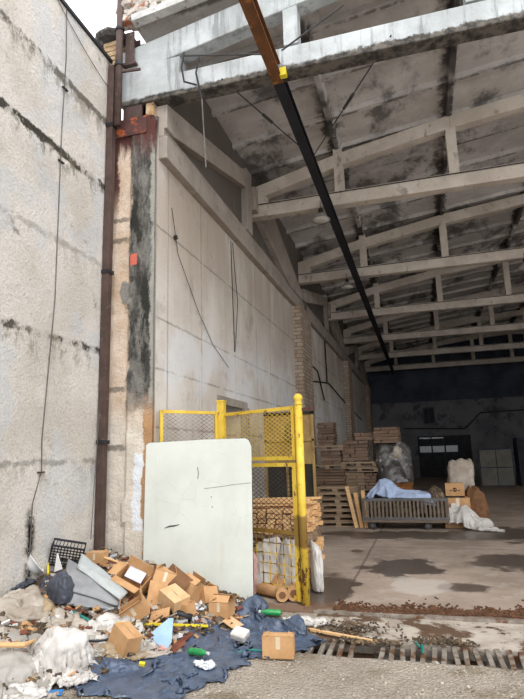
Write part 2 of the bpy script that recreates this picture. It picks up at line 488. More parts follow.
M['red_card'] = pmat('reddish_brown_card', '#7f4c38', '#6b3e2e', 7, 0.8)
M['heap'] = pmat('trodden_rubbish', '#6b5c4b', '#4f4438', 7, 0.95, bump=0.9, bscale=18, bdist=0.05, coords='world', spots=(('#8f7a5f', 9, 0.52, 0.62), ('#b5aea4', 15, 0.60, 0.68), ('#2f2924', 5, 0.56, 0.66)))
M['pebble'] = pmat('grey_pebble', '#bfb6a8', '#8a7f71', 40, 0.95, coords='world')
M['chips'] = pmat('rusty_wood_chips', '#6b4a35', '#4c3627', 14, 0.95, coords='world')
M['pine'] = mat_wood('fresh_sawn_pine', '#e8c597', '#d8ae7b', dark='#bd8a54')
M['pallet'] = mat_wood('grey_brown_pallet_wood', '#a8927a', '#8c7761', dark='#4a3d31')
M['cart_wood'] = mat_wood('grey_cart_slats', '#85776a', '#6e6154', dark='#4a4038')
M['crate_wood'] = mat_wood('reddish_stacked_timber', '#8a7260', '#6f5b4c', dark='#4c3d32')
M['ochre'] = pmat('ochre_painted_board', '#9f8453', '#8a7047', 3, 0.85, coords='world', spots=(('#5e4b30', 4, 0.55, 0.68, (1, 1, .3)),))
M['dark_board'] = pmat('dark_stained_board', '#35302b', '#29251f', 4, 0.85, coords='world')
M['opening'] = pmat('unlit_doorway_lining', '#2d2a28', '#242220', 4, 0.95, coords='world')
M['tarp_blue'] = pmat('pale_blue_cloth', '#b4c4e0', '#a2b3d2', 5, 0.7, bump=0.2, bscale=14)
M['wrap'] = pmat('cloudy_stretch_film', '#625f5c', '#464441', 4, 0.3, bump=0.4, bscale=10, bdist=0.02, spots=(('#a9a8a6', 6, 0.58, 0.68),), spec=0.6)
M['orange_wood'] = mat_wood('orange_brown_timber', '#a9713f', '#8c5a31', dark='#5b3a22')
M['glass'] = pmat('lit_window_glass', '#aeb3b8', '#9fa4a9', 3, 0.2, spec=0.6)  # opaque pale grey for the door panes
M['door_paint'] = pmat('dark_grey_door_paint', '#37393d', '#2c2e32', 3, 0.8, coords='world')
M['panel_grey'] = pmat('grey_green_panel', '#7b7a70', '#6b6a61', 2, 0.85)
M['lamp_white'] = pmat('grey_enamel_reflector', '#8e8a84', '#7a7670', 4, 0.5)
M['lamp_inner'] = pmat('pale_reflector_inside', '#c8c6c0', '#b9b7b1', 4, 0.5)
M['galv'] = pmat('dull_galvanised_metal', '#6d6c6b', '#5a5959', 6, 0.6, metal=0.4, spec=0.4)
M['black_ink'] = pmat('black_print', '#1d1a18', '#151311', 5, 0.8)

# ------------------------------------------------------------------ builders


class MB:
    def __init__(self):
        self.v, self.f = [], []

    def add(self, vs, fs):
        o = len(self.v)
        self.v += [Vector(v) for v in vs]
        self.f += [tuple(o + i for i in f) for f in fs]
        return self

    def box(self, c, s, rot=None):
        c = Vector(c)
        m = Euler(rot).to_matrix() if rot else Matrix.Identity(3)
        vs = []
        for dz in (-.5, .5):
            for dx, dy in ((-.5, -.5), (.5, -.5), (.5, .5), (-.5, .5)):
                vs.append(c + m @ Vector((dx * s[0], dy * s[1], dz * s[2])))
        return self.add(vs, [(3, 2, 1, 0), (4, 5, 6, 7), (0, 1, 5, 4), (1, 2, 6, 5), (2, 3, 7, 6), (3, 0, 4, 7)])

    def bx(self, a, b):
        a, b = Vector(a), Vector(b)
        return self.box((a + b) / 2, [abs(b[i] - a[i]) for i in range(3)])

    def beam(self, a, b, w, h, up=(0, 0, 1)):
        """bar of width w and height h from a to b"""
        a, b = Vector(a), Vector(b)
        d = (b - a).normalized()
        u = Vector(up)
        s = d.cross(u)
        if s.length < 1e-4:
            s = d.cross(Vector((1, 0, 0)))
        s.normalize()
        u = s.cross(d).normalized()
        vs = []
        for p in (a, b):
            for i, j in ((-.5, -.5), (.5, -.5), (.5, .5), (-.5, .5)):
                vs.append(p + s * w * i + u * h * j)
        return self.add(vs, [(0, 1, 2, 3), (7, 6, 5, 4), (1, 0, 4, 5), (2, 1, 5, 6), (3, 2, 6, 7), (0, 3, 7, 4)])

    def tube(self, pts, r, n=8):
        pts = [Vector(p) for p in pts]
        rings = []
        rs = r if isinstance(r, (list, tuple)) else [r] * len(pts)
        s = None
        for i, p in enumerate(pts):
            d = (pts[min(i + 1, len(pts) - 1)] - pts[max(i - 1, 0)]).normalized()
            if s is None:
                s = d.cross(Vector((0, 0, 1)))
                if s.length < .05:
                    s = d.cross(Vector((1, 0, 0)))
            s = (s - d * s.dot(d)).normalized()
            u = s.cross(d)
            rings.append([p + (s * math.cos(2 * PI * k / n) + u * math.sin(2 * PI * k / n)) * rs[i] for k in range(n)])
        vs = [v for q in rings for v in q]
        fs = [(i * n + k, i * n + (k + 1) % n, (i + 1) * n + (k + 1) % n, (i + 1) * n + k) for i in range(len(pts) - 1) for k in range(n)]
        fs.append(tuple(range(n))[::-1])
        fs.append(tuple((len(pts) - 1) * n + k for k in range(n)))
        return self.add(vs, fs)

    def lathe(self, prof, n=20, c=(0, 0, 0), cap=True):
        c = Vector(c)
        vs = [c + Vector((r * math.cos(2 * PI * k / n), r * math.sin(2 * PI * k / n), z)) for r, z in prof for k in range(n)]
        fs = [(i * n + k, i * n + (k + 1) % n, (i + 1) * n + (k + 1) % n, (i + 1) * n + k) for i in range(len(prof) - 1) for k in range(n)]
        if cap:
            fs.append(tuple(range(n))[::-1])
            fs.append(tuple((len(prof) - 1) * n + k for k in range(n)))
        return self.add(vs, fs)

    def prism(self, poly, off):
        """polygon (list of points) pushed along off"""
        n = len(poly)
        off = Vector(off)
        vs = [Vector(p) for p in poly] + [Vector(p) + off for p in poly]
        fs = [tuple(range(n))[::-1], tuple(range(n, 2 * n))] + [(i, (i + 1) % n, n + (i + 1) % n, n + i) for i in range(n)]
        return self.add(vs, fs)

    def build(self, name, m, parent=None, loc=None, rot=None, smooth=False, bevel=0.0):
        me = bpy.data.meshes.new(name)
        vs = self.v
        me.from_pydata([tuple(v) for v in vs], [], self.f)
        me.materials.append(M[m] if isinstance(m, str) else m)
        bm = bmesh.new()
        bm.from_mesh(me)
        bmesh.ops.recalc_face_normals(bm, faces=bm.faces)
        bm.to_mesh(me)
        bm.free()
        if smooth:
            for p in me.polygons:
                p.use_smooth = True
        o = bpy.data.objects.new(name, me)
        COL.objects.link(o)
        if parent:
            o.parent = parent
        if loc is not None:
            o.location = loc
        if rot is not None:
            o.rotation_euler = rot
        if bevel:
            b = o.modifiers.new('bevel', 'BEVEL')
            b.width = bevel
            b.segments = 2
            b.limit_method = 'ANGLE'
        return o


def tag(o, label=None, cat=None, group=None, kind=None):
    if label:
        o['label'] = label
    if cat:
        o['category'] = cat
    if group:
        o['group'] = group
    if kind:
        o['kind'] = kind
    return o


def empty(name, loc, label, cat, group=None, rot=(0, 0, 0), kind=None):
    o = bpy.data.objects.new(name, None)
    o.empty_display_size = 0.1
    COL.objects.link(o)
    o.location = loc
    o.rotation_euler = rot
    return tag(o, label, cat, group, kind)


KIDS = {}


def copy_tree(o, loc, rot=None, label=None, group=None):
    c = o.copy()
    COL.objects.link(c)
    c.location = loc
    if rot is not None:
        c.rotation_euler = rot
    if label:
        c['label'] = label
    if group:
        c['group'] = group
    for ch in list(o.children):
        k = ch.copy()
        COL.objects.link(k)
        k.parent = c
        for gch in list(ch.children):
            q = gch.copy()
            COL.objects.link(q)
            q.parent = k
    return c


def struct(mb, name, m, label=None, cat=None, **kw):
    o = mb.build(name, m, **kw)
    return tag(o, label, cat, kind='structure')


# ------------------------------------------------------------------ the shell
def grid_sheet(x0, x1, y0, y1, nx, ny, zf, skirt=0.4):
    mb = MB()
    vs = []
    for j in range(ny + 1):
        for i in range(nx + 1):
            x = x0 + (x1 - x0) * i / nx
            y = y0 + (y1 - y0) * j / ny
            vs.append((x, y, zf(x, y)))
    fs = [(j * (nx + 1) + i, j * (nx + 1) + i + 1, (j + 1) * (nx + 1) + i + 1, (j + 1) * (nx + 1) + i) for j in range(ny) for i in range(nx)]
    n = len(vs)
    edge = [i for i in range(nx + 1)] + [j * (nx + 1) + nx for j in range(1, ny + 1)] + \
           [ny * (nx + 1) + i for i in range(nx - 1, -1, -1)] + [j * (nx + 1) for j in range(ny - 1, 0, -1)]
    for e in edge:
        vs.append((vs[e][0], vs[e][1], -skirt))
    for k in range(len(edge)):
        k2 = (k + 1) % len(edge)
        fs.append((edge[k], n + k, n + k2, edge[k2]))
    fs.append(tuple(n + k for k in range(len(edge))))
    return mb.add(vs, fs)


def yard_z(x, y):
    return 0.012 * fbm(x * 3, y * 3, 1) + 0.006 * fbm(x * 14, y * 14, 2) - 0.012


struct(grid_sheet(-9, 14, -9, 5.07, 150, 110, yard_z), 'ground', 'yard', 'rough gravelly concrete yard in front of the hangar', 'ground')
struct(grid_sheet(-4.1, -1.25, 5.071, 6.30, 40, 20, yard_z), 'ground_strip', 'yard')
struct(grid_sheet(-1.25, 14, 5.48, 6.28, 120, 14, lambda x, y: 0.008 * fbm(x * 4, y * 4, 5) - 0.008), 'threshold_slab', 'threshold', 'cracked concrete strip between drain grate and door rail', 'threshold')
struct(MB().bx((-1.25, 5.0, -0.5), (14, 5.6, -0.30)), 'trench_floor', 'trench')
struct(MB().bx((-3.9, 6.30, -0.3), (14.9, 38.4, 0.0)), 'floor', 'floor', 'worn concrete hangar floor with dark wet patches', 'floor')

# door rail along the threshold
t = empty('door_rail', (-1.3, 6.29, 0), 'steel door rail laid along the hangar threshold', 'rail', kind='structure')
for dy in (0, 0.07):
    MB().bx((0, dy, -0.02), (10, dy + 0.025, 0.022 - dy * .15)).build('rail_bar', 'steel_bar', t)

# drain grate
t = empty('drain_grate', (-1.2, 5.275, 0), 'long rusty drain grate of loose steel bars across the yard', 'grate')
rg = random.Random(3)
for k in range(64):
    x = k * 0.088
    if k in (6, 7):
        continue
    MB().box((0, 0, 0), (0.04, 0.44, 0.03)).build('bar', 'steel_bar', t, loc=(x + rg.uniform(-.008, .008), rg.uniform(-.012, .012), -0.022 + rg.uniform(-.004, .004)),
                                                rot=(rg.uniform(-.02, .02), rg.uniform(-.1, .1), rg.uniform(-.05, .05)))
for s in (-1, 1):
    MB().bx((-.05, s * 0.19 - .012, -0.10), (5.7, s * 0.19 + .012, -0.042)).build('bearer', 'steel_bar', t)

# left building
struct(MB().bx((-6.5, -3, -0.3), (WX, FY - 0.06, 7.52)), 'wall_left', 'roughcast', 'white roughcast wall of the neighbouring building on the left', 'wall')
# slight projecting bay towards the street end
o = MB().bx((-6.6, -3, 7.52), (WX + 0.03, FY - 0.10, 7.57)).build('roof_coping', 'black_steel')
tag(o, 'dark metal coping along the top of the left white wall', 'coping')

# facade pillar
pm = MB()
nx, nz = 14, 90


def pillar_front(x, z):
    y = FY + 0.015 * fbm(x * 5, z * 5, 7)
    if x > -3.70 + 0.05 * fbm(z * 1.5, 2.2, 1):
        y -= 0.045
    return y


vs = []
for j in range(nz + 1):
    for i in range(nx + 1):
        x = -4.039 + (4.039 - 3.32) * i / nx
        z = -0.1 + 6.62 * j / nz
        vs.append((x, pillar_front(x, z), z))
fs = [(j * (nx + 1) + i, j * (nx + 1) + i + 1, (j + 1) * (nx + 1) + i + 1, (j + 1) * (nx + 1) + i) for j in range(nz) for i in range(nx)]
pm.add(vs, fs)
n0 = len(vs)
pm.bx((-4.039, FY + .02, -0.1), (-3.335, FY + 0.45, 6.52))
struct(pm, 'column', 'pillar', 'stained plaster pillar at the left corner of the hangar front', 'pillar')

# hangar walls
struct(MB().bx((-4.04, FY + 0.40, -0.1), (IX, 8.9, 8.2)).bx((-3.42, FY + .05, -0.1), (IX, FY + .41, 6.6)).bx((-4.04, 8.9, 2.62), (IX, 10.15, 8.2)).bx((-4.04, 10.15, -0.1), (IX, 38.4, 8.2))
       .bx((-4.04, 8.9, -0.1), (-3.75, 10.15, 2.62)),
       'wall_inner_left', 'inner', 'long whitewashed side wall inside the hangar', 'wall')
struct(MB().bx((-3.749, 8.92, 0.0), (-3.70, 10.13, 2.6)), 'door_1', 'opening', 'dark panel painted as doorway shade in the hangar side wall', 'door')  # dark sheet stands in for the shade inside the doorway
struct(MB().bx((-3.36, 10.12, 0.0), (-3.26, 10.36, 2.62)).bx((-3.36, 8.72, 2.6), (-3.30, 10.36, 2.74)), 'trim_1', 'edge_beam')
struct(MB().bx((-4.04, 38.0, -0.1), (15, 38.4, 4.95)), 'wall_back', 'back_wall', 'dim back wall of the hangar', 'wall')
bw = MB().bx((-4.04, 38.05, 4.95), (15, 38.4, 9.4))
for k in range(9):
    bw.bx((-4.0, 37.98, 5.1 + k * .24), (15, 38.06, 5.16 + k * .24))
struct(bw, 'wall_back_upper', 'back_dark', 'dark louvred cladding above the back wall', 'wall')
rwm = MB().bx((14.7, 6.3, -0.1), (15.1, 38.4, 2.2)).bx((14.7, 6.3, 6.2), (15.1, 38.4, 8.4)).bx((14.7, 16.0, 2.2), (15.1, 38.4, 6.2))  # open bays added out of view to brighten the hangar
for y in (6.3, 11.0):
    rwm.bx((14.7, y, 2.2), (15.1, y + .9, 6.2))
struct(rwm, 'wall_right', 'inner', 'unseen right wall of the hangar with bays added for daylight', 'wall')

# brick pilasters on the side wall
for k, (y0, y1) in enumerate(((14.95, 16.35), (25.2, 26.6), (35.4, 36.8))):
    struct(MB().bx((-3.5, y0, -0.05), (-3.08, y1, 5.93)), 'pilaster', 'brick',
           ['nearest whitewashed brick pilaster on the side wall', 'second brick pilaster from the hangar mouth', 'farthest brick pilaster deep in the hangar'][k], 'pilaster')

# roof: two slopes of ribbed slabs, underside z at x


def roof_z(x):
    return 7.93 + 0.124 * (x + 4.0) if x < 5.7 else 7.93 + 0.124 * 9.7 - 0.124 * (x - 5.7)


rm = MB()
for x0, x1 in ((-3.66, 5.7), (5.7, 15.6)):
    rm.prism([(x0, 6.30, roof_z(x0) + .10), (x1, 6.30, roof_z(x1) + .10), (x1, 6.30, roof_z(x1) + .30), (x0, 6.30, roof_z(x0) + .30)], (0, 32.2, 0))
ribx = [-1.3, 1.05, 3.45, 5.7, 7.95, 10.35, 12.7]
for x in ribx:   # long ribs of the slabs
    rm.prism([(x - .05, 6.32, roof_z(x) - .04), (x + .05, 6.32, roof_z(x) - .04), (x + .09, 6.32, roof_z(x) + .16), (x - .09, 6.32, roof_z(x) + .16)], (0, 32, 0))
for k in range(27):
    y = 7.45 + k * 1.18
    for x0, x1 in ((-3.6, 5.7), (5.7, 15.4)):
        rm.prism([(x0, y, roof_z(x0)), (x1, y, roof_z(x1)), (x1, y, roof_z(x1) + .14), (x0, y, roof_z(x0) + .14)], (0, .10, 0))
struct(rm, 'ceiling', 'roof', 'sooty ribbed concrete roof slabs', 'ceiling')
fm = MB()
fm.prism([(-3.62, 6.16, roof_z(-3.62) + .03), (5.7, 6.16, roof_z(5.7) + .03), (5.7, 6.16, roof_z(5.7) + .14), (-3.62, 6.16, roof_z(-3.62) + .14)], (0, .14, 0))
fm.prism([(5.7, 6.2, roof_z(5.7) + .02), (15.5, 6.2, roof_z(15.5) + .02), (15.5, 6.2, roof_z(15.5) + .30), (5.7, 6.2, roof_z(5.7) + .30)], (0, .14, 0))
struct(fm, 'trim_2', 'fascia', 'whitewashed slab edge at the top of the hangar front', 'fascia')

# broken masonry parapet standing on the slab edge
rp = random.Random(11)
pr = MB()
for k in range(70):
    x = -3.78 + k * 0.07
    for lay in range(5):
        s = (rp.uniform(.12, .24), rp.uniform(.14, .22), rp.uniform(.08, .14))
        pr.box((x + rp.uniform(-.05, .05), 6.30 + rp.uniform(-.05, .05), roof_z(x) + .19 + lay * .11 + rp.uniform(-.02, .02)), s, (rp.uniform(-.25, .25), rp.uniform(-.25, .25), rp.uniform(-.4, .4)))
tag(pr.build('broken_parapet', 'rubble', bevel=0.015), 'crumbling brick and mortar parapet above the hangar front', 'parapet', kind='structure')

# ------------------------------------------------------------------ trusses
TOPC = [(-3.75, 7.42), (-1.3, 7.98), (1.05, 8.40), (3.45, 8.70), (5.7, 8.86)]


def truss(y, m, label, k, front=False):
    t = empty('roof_truss', (-3.9, y, 6.93), label, 'truss', 'roof trusses', kind='structure')
    w = 0.24
    o = Vector((-3.9, 0, 6.93))
    x0 = -3.9 if front else -3.45
    MB().bx((x0, -w / 2, 6.80 if front else 6.93), (15.2, w / 2, 7.25 if not front else 7.16)).build('bottom_chord', m, t, loc=-o, bevel=0.015)
    pts = list(TOPC)
    if front:
        pts[0] = (-3.9, 7.50)
    else:
        pts[0] = (-3.45, 7.44)
    pts = pts + [(11.4 - x, z) for x, z in reversed(pts[:-1])]
    tc = MB()
    hh = 0.21 if front else 0.15
    for (a, za), (b, zb) in zip(pts[:-1], pts[1:]):
        tc.prism([(a, -w / 2, za - hh), (b, -w / 2, zb - hh), (b, -w / 2, zb + hh), (a, -w / 2, za + hh)], (0, w, 0))
    tc.build('top_chord', m, t, loc=-o, bevel=0.015)
    for x, z in TOPC[1:] + [(11.4 - x, z) for x, z in reversed(TOPC[1:-1])]:
        MB().bx((x - .10, -w / 2 + .01, 7.2), (x + .10, w / 2 - .01, roof_z(x) - .02)).build('post', m, t, loc=-o)
    # end block where the chords meet
    MB().bx((x0, -w / 2 - .005, 6.812 if front else 6.95), (x0 + (0.95 if front else .5), w / 2 + .005, 7.42)).build('end_block', m, t, loc=-o)
    # thin pipe clipped along the lower chord
    if not front:
        MB().tube([(x0, -w / 2 - .03, 7.20), (12, -w / 2 - .03, 7.22)], .012, 6).build('conduit', 'dark_steel', t, loc=-o)
    return t


truss(6.50, 'front_truss', 'white peeling concrete truss spanning the hangar mouth', 0, True)
names = ['second', 'third', 'fourth', 'fifth', 'sixth', 'seventh']
for k, y in enumerate((11.05, 16.1, 21.15, 26.2, 31.2, 36.2)):
    truss(y, 'truss', 'grey concrete roof truss, %s one back from the hangar mouth' % names[k], k + 1)

# edge trusses that carry every second roof truss along the side wall
for k, (ya, yb) in enumerate(((6.50, 16.1), (16.1, 26.2), (26.2, 36.4))):
    ym = (ya + yb) / 2 + (-.25 if k == 0 else 0)
    t = empty('edge_truss', (-3.3, ya, 5.9), ['nearest long edge truss sloping over the white side wall', 'second edge truss behind the first brick pilaster', 'farthest edge truss near the back wall'][k], 'truss', 'edge trusses', kind='structure')
    o = Vector((-3.3, ya, 5.9))
    e = 'edge_beam'
    MB().bx((-3.36, ya - .0, 5.93), (-3.20, yb + .3, 6.28)).bx((-3.36, ya, 6.28), (-3.25, yb + .3, 6.42)).build('bottom_chord', e, t, loc=-o, bevel=0.012)
    # apex block and braces: flat slabs in the plane of the wall
    MB().prism([(-3.38, ya, 6.40), (-3.38, ya + .25, 6.40), (-3.38, ym - .72, 7.35), (-3.38, ym - .35, 7.42), (-3.38, ym - .35, 7.80), (-3.38, ya, 6.78)], (.18, 0, 0)).build('brace', e, t, loc=-o, bevel=0.01)
    MB().bx((-3.38, ym - .72, 6.40), (-3.20, ym - .35, 7.82)).build('post', e, t, loc=-o, bevel=0.01)
    MB().bx((-3.39, ym - .36, 7.0), (-3.12, ym + .45, 7.55)).build('apex_block', e, t, loc=-o, bevel=0.01)
    MB().prism([(-3.38, ym + .40, 7.0), (-3.38, yb - 2.0, 6.32), (-3.38, yb - .25, 6.32), (-3.38, yb - .25, 6.55), (-3.38, ym + 1.4, 7.75), (-3.38, ym + .40, 7.75)], (.18, 0, 0)).build('brace', e, t, loc=-o, bevel=0.01)

# ------------------------------------------------------------------ steel above the pillar
struct(MB().bx((-3.96, FY - .06, 6.30), (-3.46, FY + .12, 6.54)).bx((-3.96, FY - .02, 6.5), (-3.42, FY + .4, 6.60)), 'steel_shoe', 'rust_steel', 'rusty steel plate capping the front pillar', 'steel plate')
struct(MB().bx((-3.86, FY - .02, 6.6), (-3.56, FY + .02, 7.14)).bx((-3.72, FY, 6.6), (-3.70, FY + .3, 7.14)).bx((-3.86, FY + .26, 6.6), (-3.56, FY + .3, 7.14)), 'steel_stub', 'brown_steel', 'short brown steel column between pillar and white truss', 'steel column')
struct(MB().bx((-3.50, FY + .0, 6.6), (-3.38, FY + .35, 7.1)), 'brick_fill', 'pier')
MBs = MB().bx((-3.80, FY - .10, 7.46), (-3.66, FY - .08, 7.98)).bx((-3.74, FY - .09, 7.46), (-3.72, FY + .1, 7.98)).bx((-3.80, FY + .08, 7.46), (-3.66, FY + .1, 7.98)).bx((-3.84, FY - .12, 7.42), (-3.62, FY + .1, 7.46))
struct(MBs, 'steel_bracket', 'brown_steel', 'brown steel bracket standing on the white truss end', 'steel bracket')

# brick pier with black capstone
t = empty('chimney_pier', (-4.08, FY + .10, 7.0), 'crumbling brick pier with black capstone at the roof corner', 'pier', kind='structure')
pp = MB()
for k in range(11):
    pp.box((.0, 0, 0.05 + k * .088), (.26 + .02 * math.sin(k * 2.1), .28, .08), (0, 0, .03 * math.sin(k * 3)))
pp.build('shaft', 'pier', t, bevel=.012)
cp = MB()
cp.lathe([(.16, .96), (.26, 1.0), (.29, 1.07), (.24, 1.15), (.08, 1.2)], 9)
cp.build('capstone', 'stone', t, loc=(-.06, 0, 0))
# rainwater pipes
t = empty('downpipe', (-3.965, FY - .14, 0), 'square brown downpipe in the corner of the left wall', 'pipe')
MB().bx((-.065, -.05, 0.02), (.035, .05, 7.42)).build('shaft', 'brown_steel', t, bevel=.006)
for z in (1.9, 4.2, 6.42):
    MB().bx((-.072, -.062, z), (.055, .062, z + .05)).build('clip', 'black_steel', t)
t = empty('vent_pipe', (-3.84, FY - .20, 6.4), 'round brown pipe rising past the roof corner', 'pipe')
MB().tube([(0, 0, 0), (0, 0, 2.6)], .052, 14).build('shaft', 'brown_steel', t, smooth=True)
for z in (.95, 1.55):
    MB().tube([(0, 0, z), (0, 0, z + .04)], .068, 14).build('collar', 'black_steel', t)
MB().beam((0, 0, .86), (.34, .02, .84), .03, .03).build('bracket_arm', 'brown_steel', t)

# ------------------------------------------------------------------ monorail
t = empty('hoist_rail', (-1.53, 4.2, 6.75), 'long steel hoist rail running under the trusses into the hangar', 'rail')


def ibeam(y0, y1, m, nm):
    MB().bx((-.075, y0, 0), (.075, y1, .018)).bx((-.075, y0, .172), (.075, y1, .19)).bx((-.008, y0, .01), (.008, y1, .18)).build(nm, m, t)


ibeam(0, 2.35, 'rail_rust', 'rusty_end')
ibeam(2.35, 32.8, 'black_steel', 'rail_length')
for y in (2.3, 6.85, 11.9, 16.95, 22.0, 27, 32):
    MB().bx((-.11, y - .06, .19), (.11, y + .06, .26)).build('clamp', 'black_steel', t)
MB().bx((.06, 2.16, -.02), (.15, 2.24, .10)).build('end_stop', 'yellow_plastic', t)

# ------------------------------------------------------------------ pendant lamps
def lamp(p, label):
    t = empty('pendant_lamp', p, label, 'lamp', 'pendant lamps')
    MB().lathe([(.05, .16), (.08, .12), (.20, 0.0), (.205, 0.0), (.085, .125), (.05, .17)], 20).build('shade', 'lamp_white', t, smooth=True)
    MB().lathe([(.01, .02), (.17, .025), (.19, 0.01), (.12, -.02), (.01, -.035)], 20).build('diffuser', 'lamp_inner', t, smooth=True)
    MB().lathe([(.05, .16), (.05, .26), (.02, .28)], 12).build('cap', 'dark_steel', t)
    MB().tube([(0, 0, .27), (0, 0, .45)], .008, 6).build('cord', 'cable', t)


lamp((-1.72, 10.86, 6.60), 'bell lamp hanging from the second truss beside the hoist rail')
lamp((-1.83, 15.90, 6.60), 'bell lamp hanging from the third truss beside the hoist rail')
lamp((3.10, 15.90, 6.60), 'bell lamp at the right edge under the third truss')

# ------------------------------------------------------------------ wires and rods
def wire(name, pts, r, m, label, cat='cable'):
    o = MB().tube(pts, r, 6).build(name, m)
    return tag(o, label, cat)


def droop(a, b, s, n=14):
    a, b = Vector(a), Vector(b)
    return [a.lerp(b, i / n) + Vector((0, 0, -s * 4 * (i / n) * (1 - i / n))) for i in range(n + 1)]


wire('wall_cable', [(WX + .012, 5.23, 7.60), (WX + .012, 5.27, 6.78), (WX + .012, 5.25, 5.77), (WX + .012, 5.27, 3.57), (WX + .012, 5.16, 1.93), (WX + .012, 5.18, 1.60), (WX + .012, 5.06, 1.27), (WX + .015, 5.05, .75)], .006, 'grey_cable', 'thin grey cable stapled down the left white wall')
for k, (y, z) in enumerate(((5.27, 6.35), (5.26, 5.33), (5.17, 1.58))):
    o = MB().bx((WX - .01, y - .05, z), (WX + .03, y + .05, z + .015)).build('wall_staple', 'dark_steel')
    tag(o, ['metal staple on the white wall near its top', 'metal staple on the white wall at the upper dark joint', 'metal staple on the white wall at the low joint'][k], 'staple', 'staples on the left wall')
wire('eaves_wire', droop((WX + .015, 5.0, 7.5), (WX + .02, 6.30, 7.05), .06), .005, 'cable', 'thin dark wire sagging under the left wall coping')
wire('earth_wire', droop((WX + .03, 6.24, 2.4), (WX + .05, 6.10, .75), -.02) , .006, 'grey_cable', 'thin grey wire hanging loose beside the downpipe foot')

t = empty('brace_rod', (-2.3, 6.36, 6.88), 'thin steel tie rod with turnbuckle left of the hoist rail', 'rod', 'hoist rail tie rods')
a, b = Vector((0, 0, 0)), Vector((.76, 2.0, -.11))
MB().tube([a, b], .010, 6).build('rod', 'dark_steel', t)
MB().tube([a.lerp(b, .45), a.lerp(b, .56)], .024, 8).build('turnbuckle', 'dark_steel', t)
t = empty('brace_rod', (0.02, 6.36, 6.95), 'thin steel tie rod with turnbuckle right of the hoist rail', 'rod', 'hoist rail tie rods')
b = Vector((-1.50, 2.3, -.17))
MB().tube([a, b], .010, 6).build('rod', 'dark_steel', t)
MB().tube([a.lerp(b, .40), a.lerp(b, .52)], .024, 8).build('turnbuckle', 'dark_steel', t)
wire('stay_rod', [(-2.82, 6.26, 7.30), (-1.56, 6.24, 6.99)], .012, 'dark_steel', 'straight steel stay from the white truss to the hoist rail', 'rod')
wire('stay_rod', [(-1.40, 6.24, 7.0), (-.55, 6.24, 7.46)], .012, 'dark_steel', 'steel stay climbing right from the hoist rail over the white truss', 'rod')
wire('hook_strap', [(-2.86, 6.33, 7.42), (-2.88, 6.30, 7.16), (-2.84, 6.30, 6.92), (-2.66, 6.32, 6.84)], .014, 'black_steel', 'bent black hook strap round the white truss', 'hook')
wire('hook_strap', [(-2.62, 6.33, 7.28), (-2.66, 6.30, 7.02), (-2.62, 6.32, 6.78), (-2.58, 6.32, 6.6)], .014, 'black_steel', 'second hook strap hanging with a rod below the truss', 'hook')
wire('hanging_rod', [(-2.58, 6.32, 6.6), (-2.56, 6.4, 5.6)], .010, 'grey_cable', 'thin rod hanging down in front of the side wall', 'rod')
wire('wall_lead', [(IX + .02, 6.90, 5.35), (IX + .02, 7.12, 4.70), (IX + .02, 7.9, 4.0), (IX + .02, 8.54, 3.57), (IX + .02, 9.3, 3.3)], .005, 'cable', 'dark cable hanging diagonally across the white side wall')
wire('junction_bead', [(IX + .03, 7.0, 4.95), (IX + .03, 7.04, 4.91)], .03, 'cable', 'small black junction bead on the diagonal cable', 'junction')
wire('wall_lead', [(IX + .02, 9.55, 5.85), (IX + .02, 9.60, 4.8), (IX + .02, 9.66, 3.65)], .007, 'cable', 'straight dark cable down the middle of the side wall')
wire('wall_lead', [(IX + .02, 9.65, 5.85), (IX + .02, 9.78, 5.2), (IX + .02, 9.90, 4.7), (IX + .02, 9.74, 3.9), (IX + .02, 9.68, 3.66)], .006, 'cable', 'bowed dark cable beside the straight one on the side wall')
wire('wall_lead', [(IX + .03, 16.6, 3.95), (IX + .03, 20.6, 4.35), (IX + .03, 24.9, 4.0), (IX + .03, 31.9, 3.55)], .03, 'cable', 'black conduit running along the side wall behind the brick pilaster')
wire('wall_lead', [(IX + .03, 20.3, 4.35), (IX + .03, 20.2, 6.6)], .03, 'cable', 'black conduit rising to the third truss')
wire('wall_lead', [(IX + .03, 16.5, 4.6), (IX + .03, 18.4, 4.5), (IX + .03, 19.5, 3.6)], .025, 'cable', 'looped black conduit low behind the brick pilaster')
wire('wall_lead', [(-1.17, 37.93, 3.20), (2.67, 37.93, 3.05), (3.68, 37.93, 4.02), (6.6, 37.93, 4.10)], .05, 'black_steel', 'thick black pipe stepping up along the back wall', 'pipe')

# ------------------------------------------------------------------ yellow cage
P1 = Vector((-1.44, 6.57, 0))
P2 = Vector((-2.68, 7.20, 0))
PA = Vector((-3.25, 6.49, 0))


def diamond(mb, a, b, z0, z1, step, r):
    """expanded metal between two plan points"""
    a, b = Vector(a), Vector(b)
    L = (b - a).length
    H = z1 - z0
    d = (b - a) / L
    sl = 0.62      # rise per run
    for s in (1, -1):
        c = -H / sl
        while c < L:
            # line u from c, z = (u-c)*sl  (or mirrored)
            u0, u1 = max(0, c), min(L, c + H / sl)
            if u1 - u0 > .01:
                za, zb = (u0 - c) * sl, (u1 - c) * sl
                if s < 0:
                    za, zb = H - za, H - zb
                mb.beam(a + d * u0 + Vector((0, 0, z0 + za)), a + d * u1 + Vector((0, 0, z0 + zb)), r, r)
            c += step
    return mb


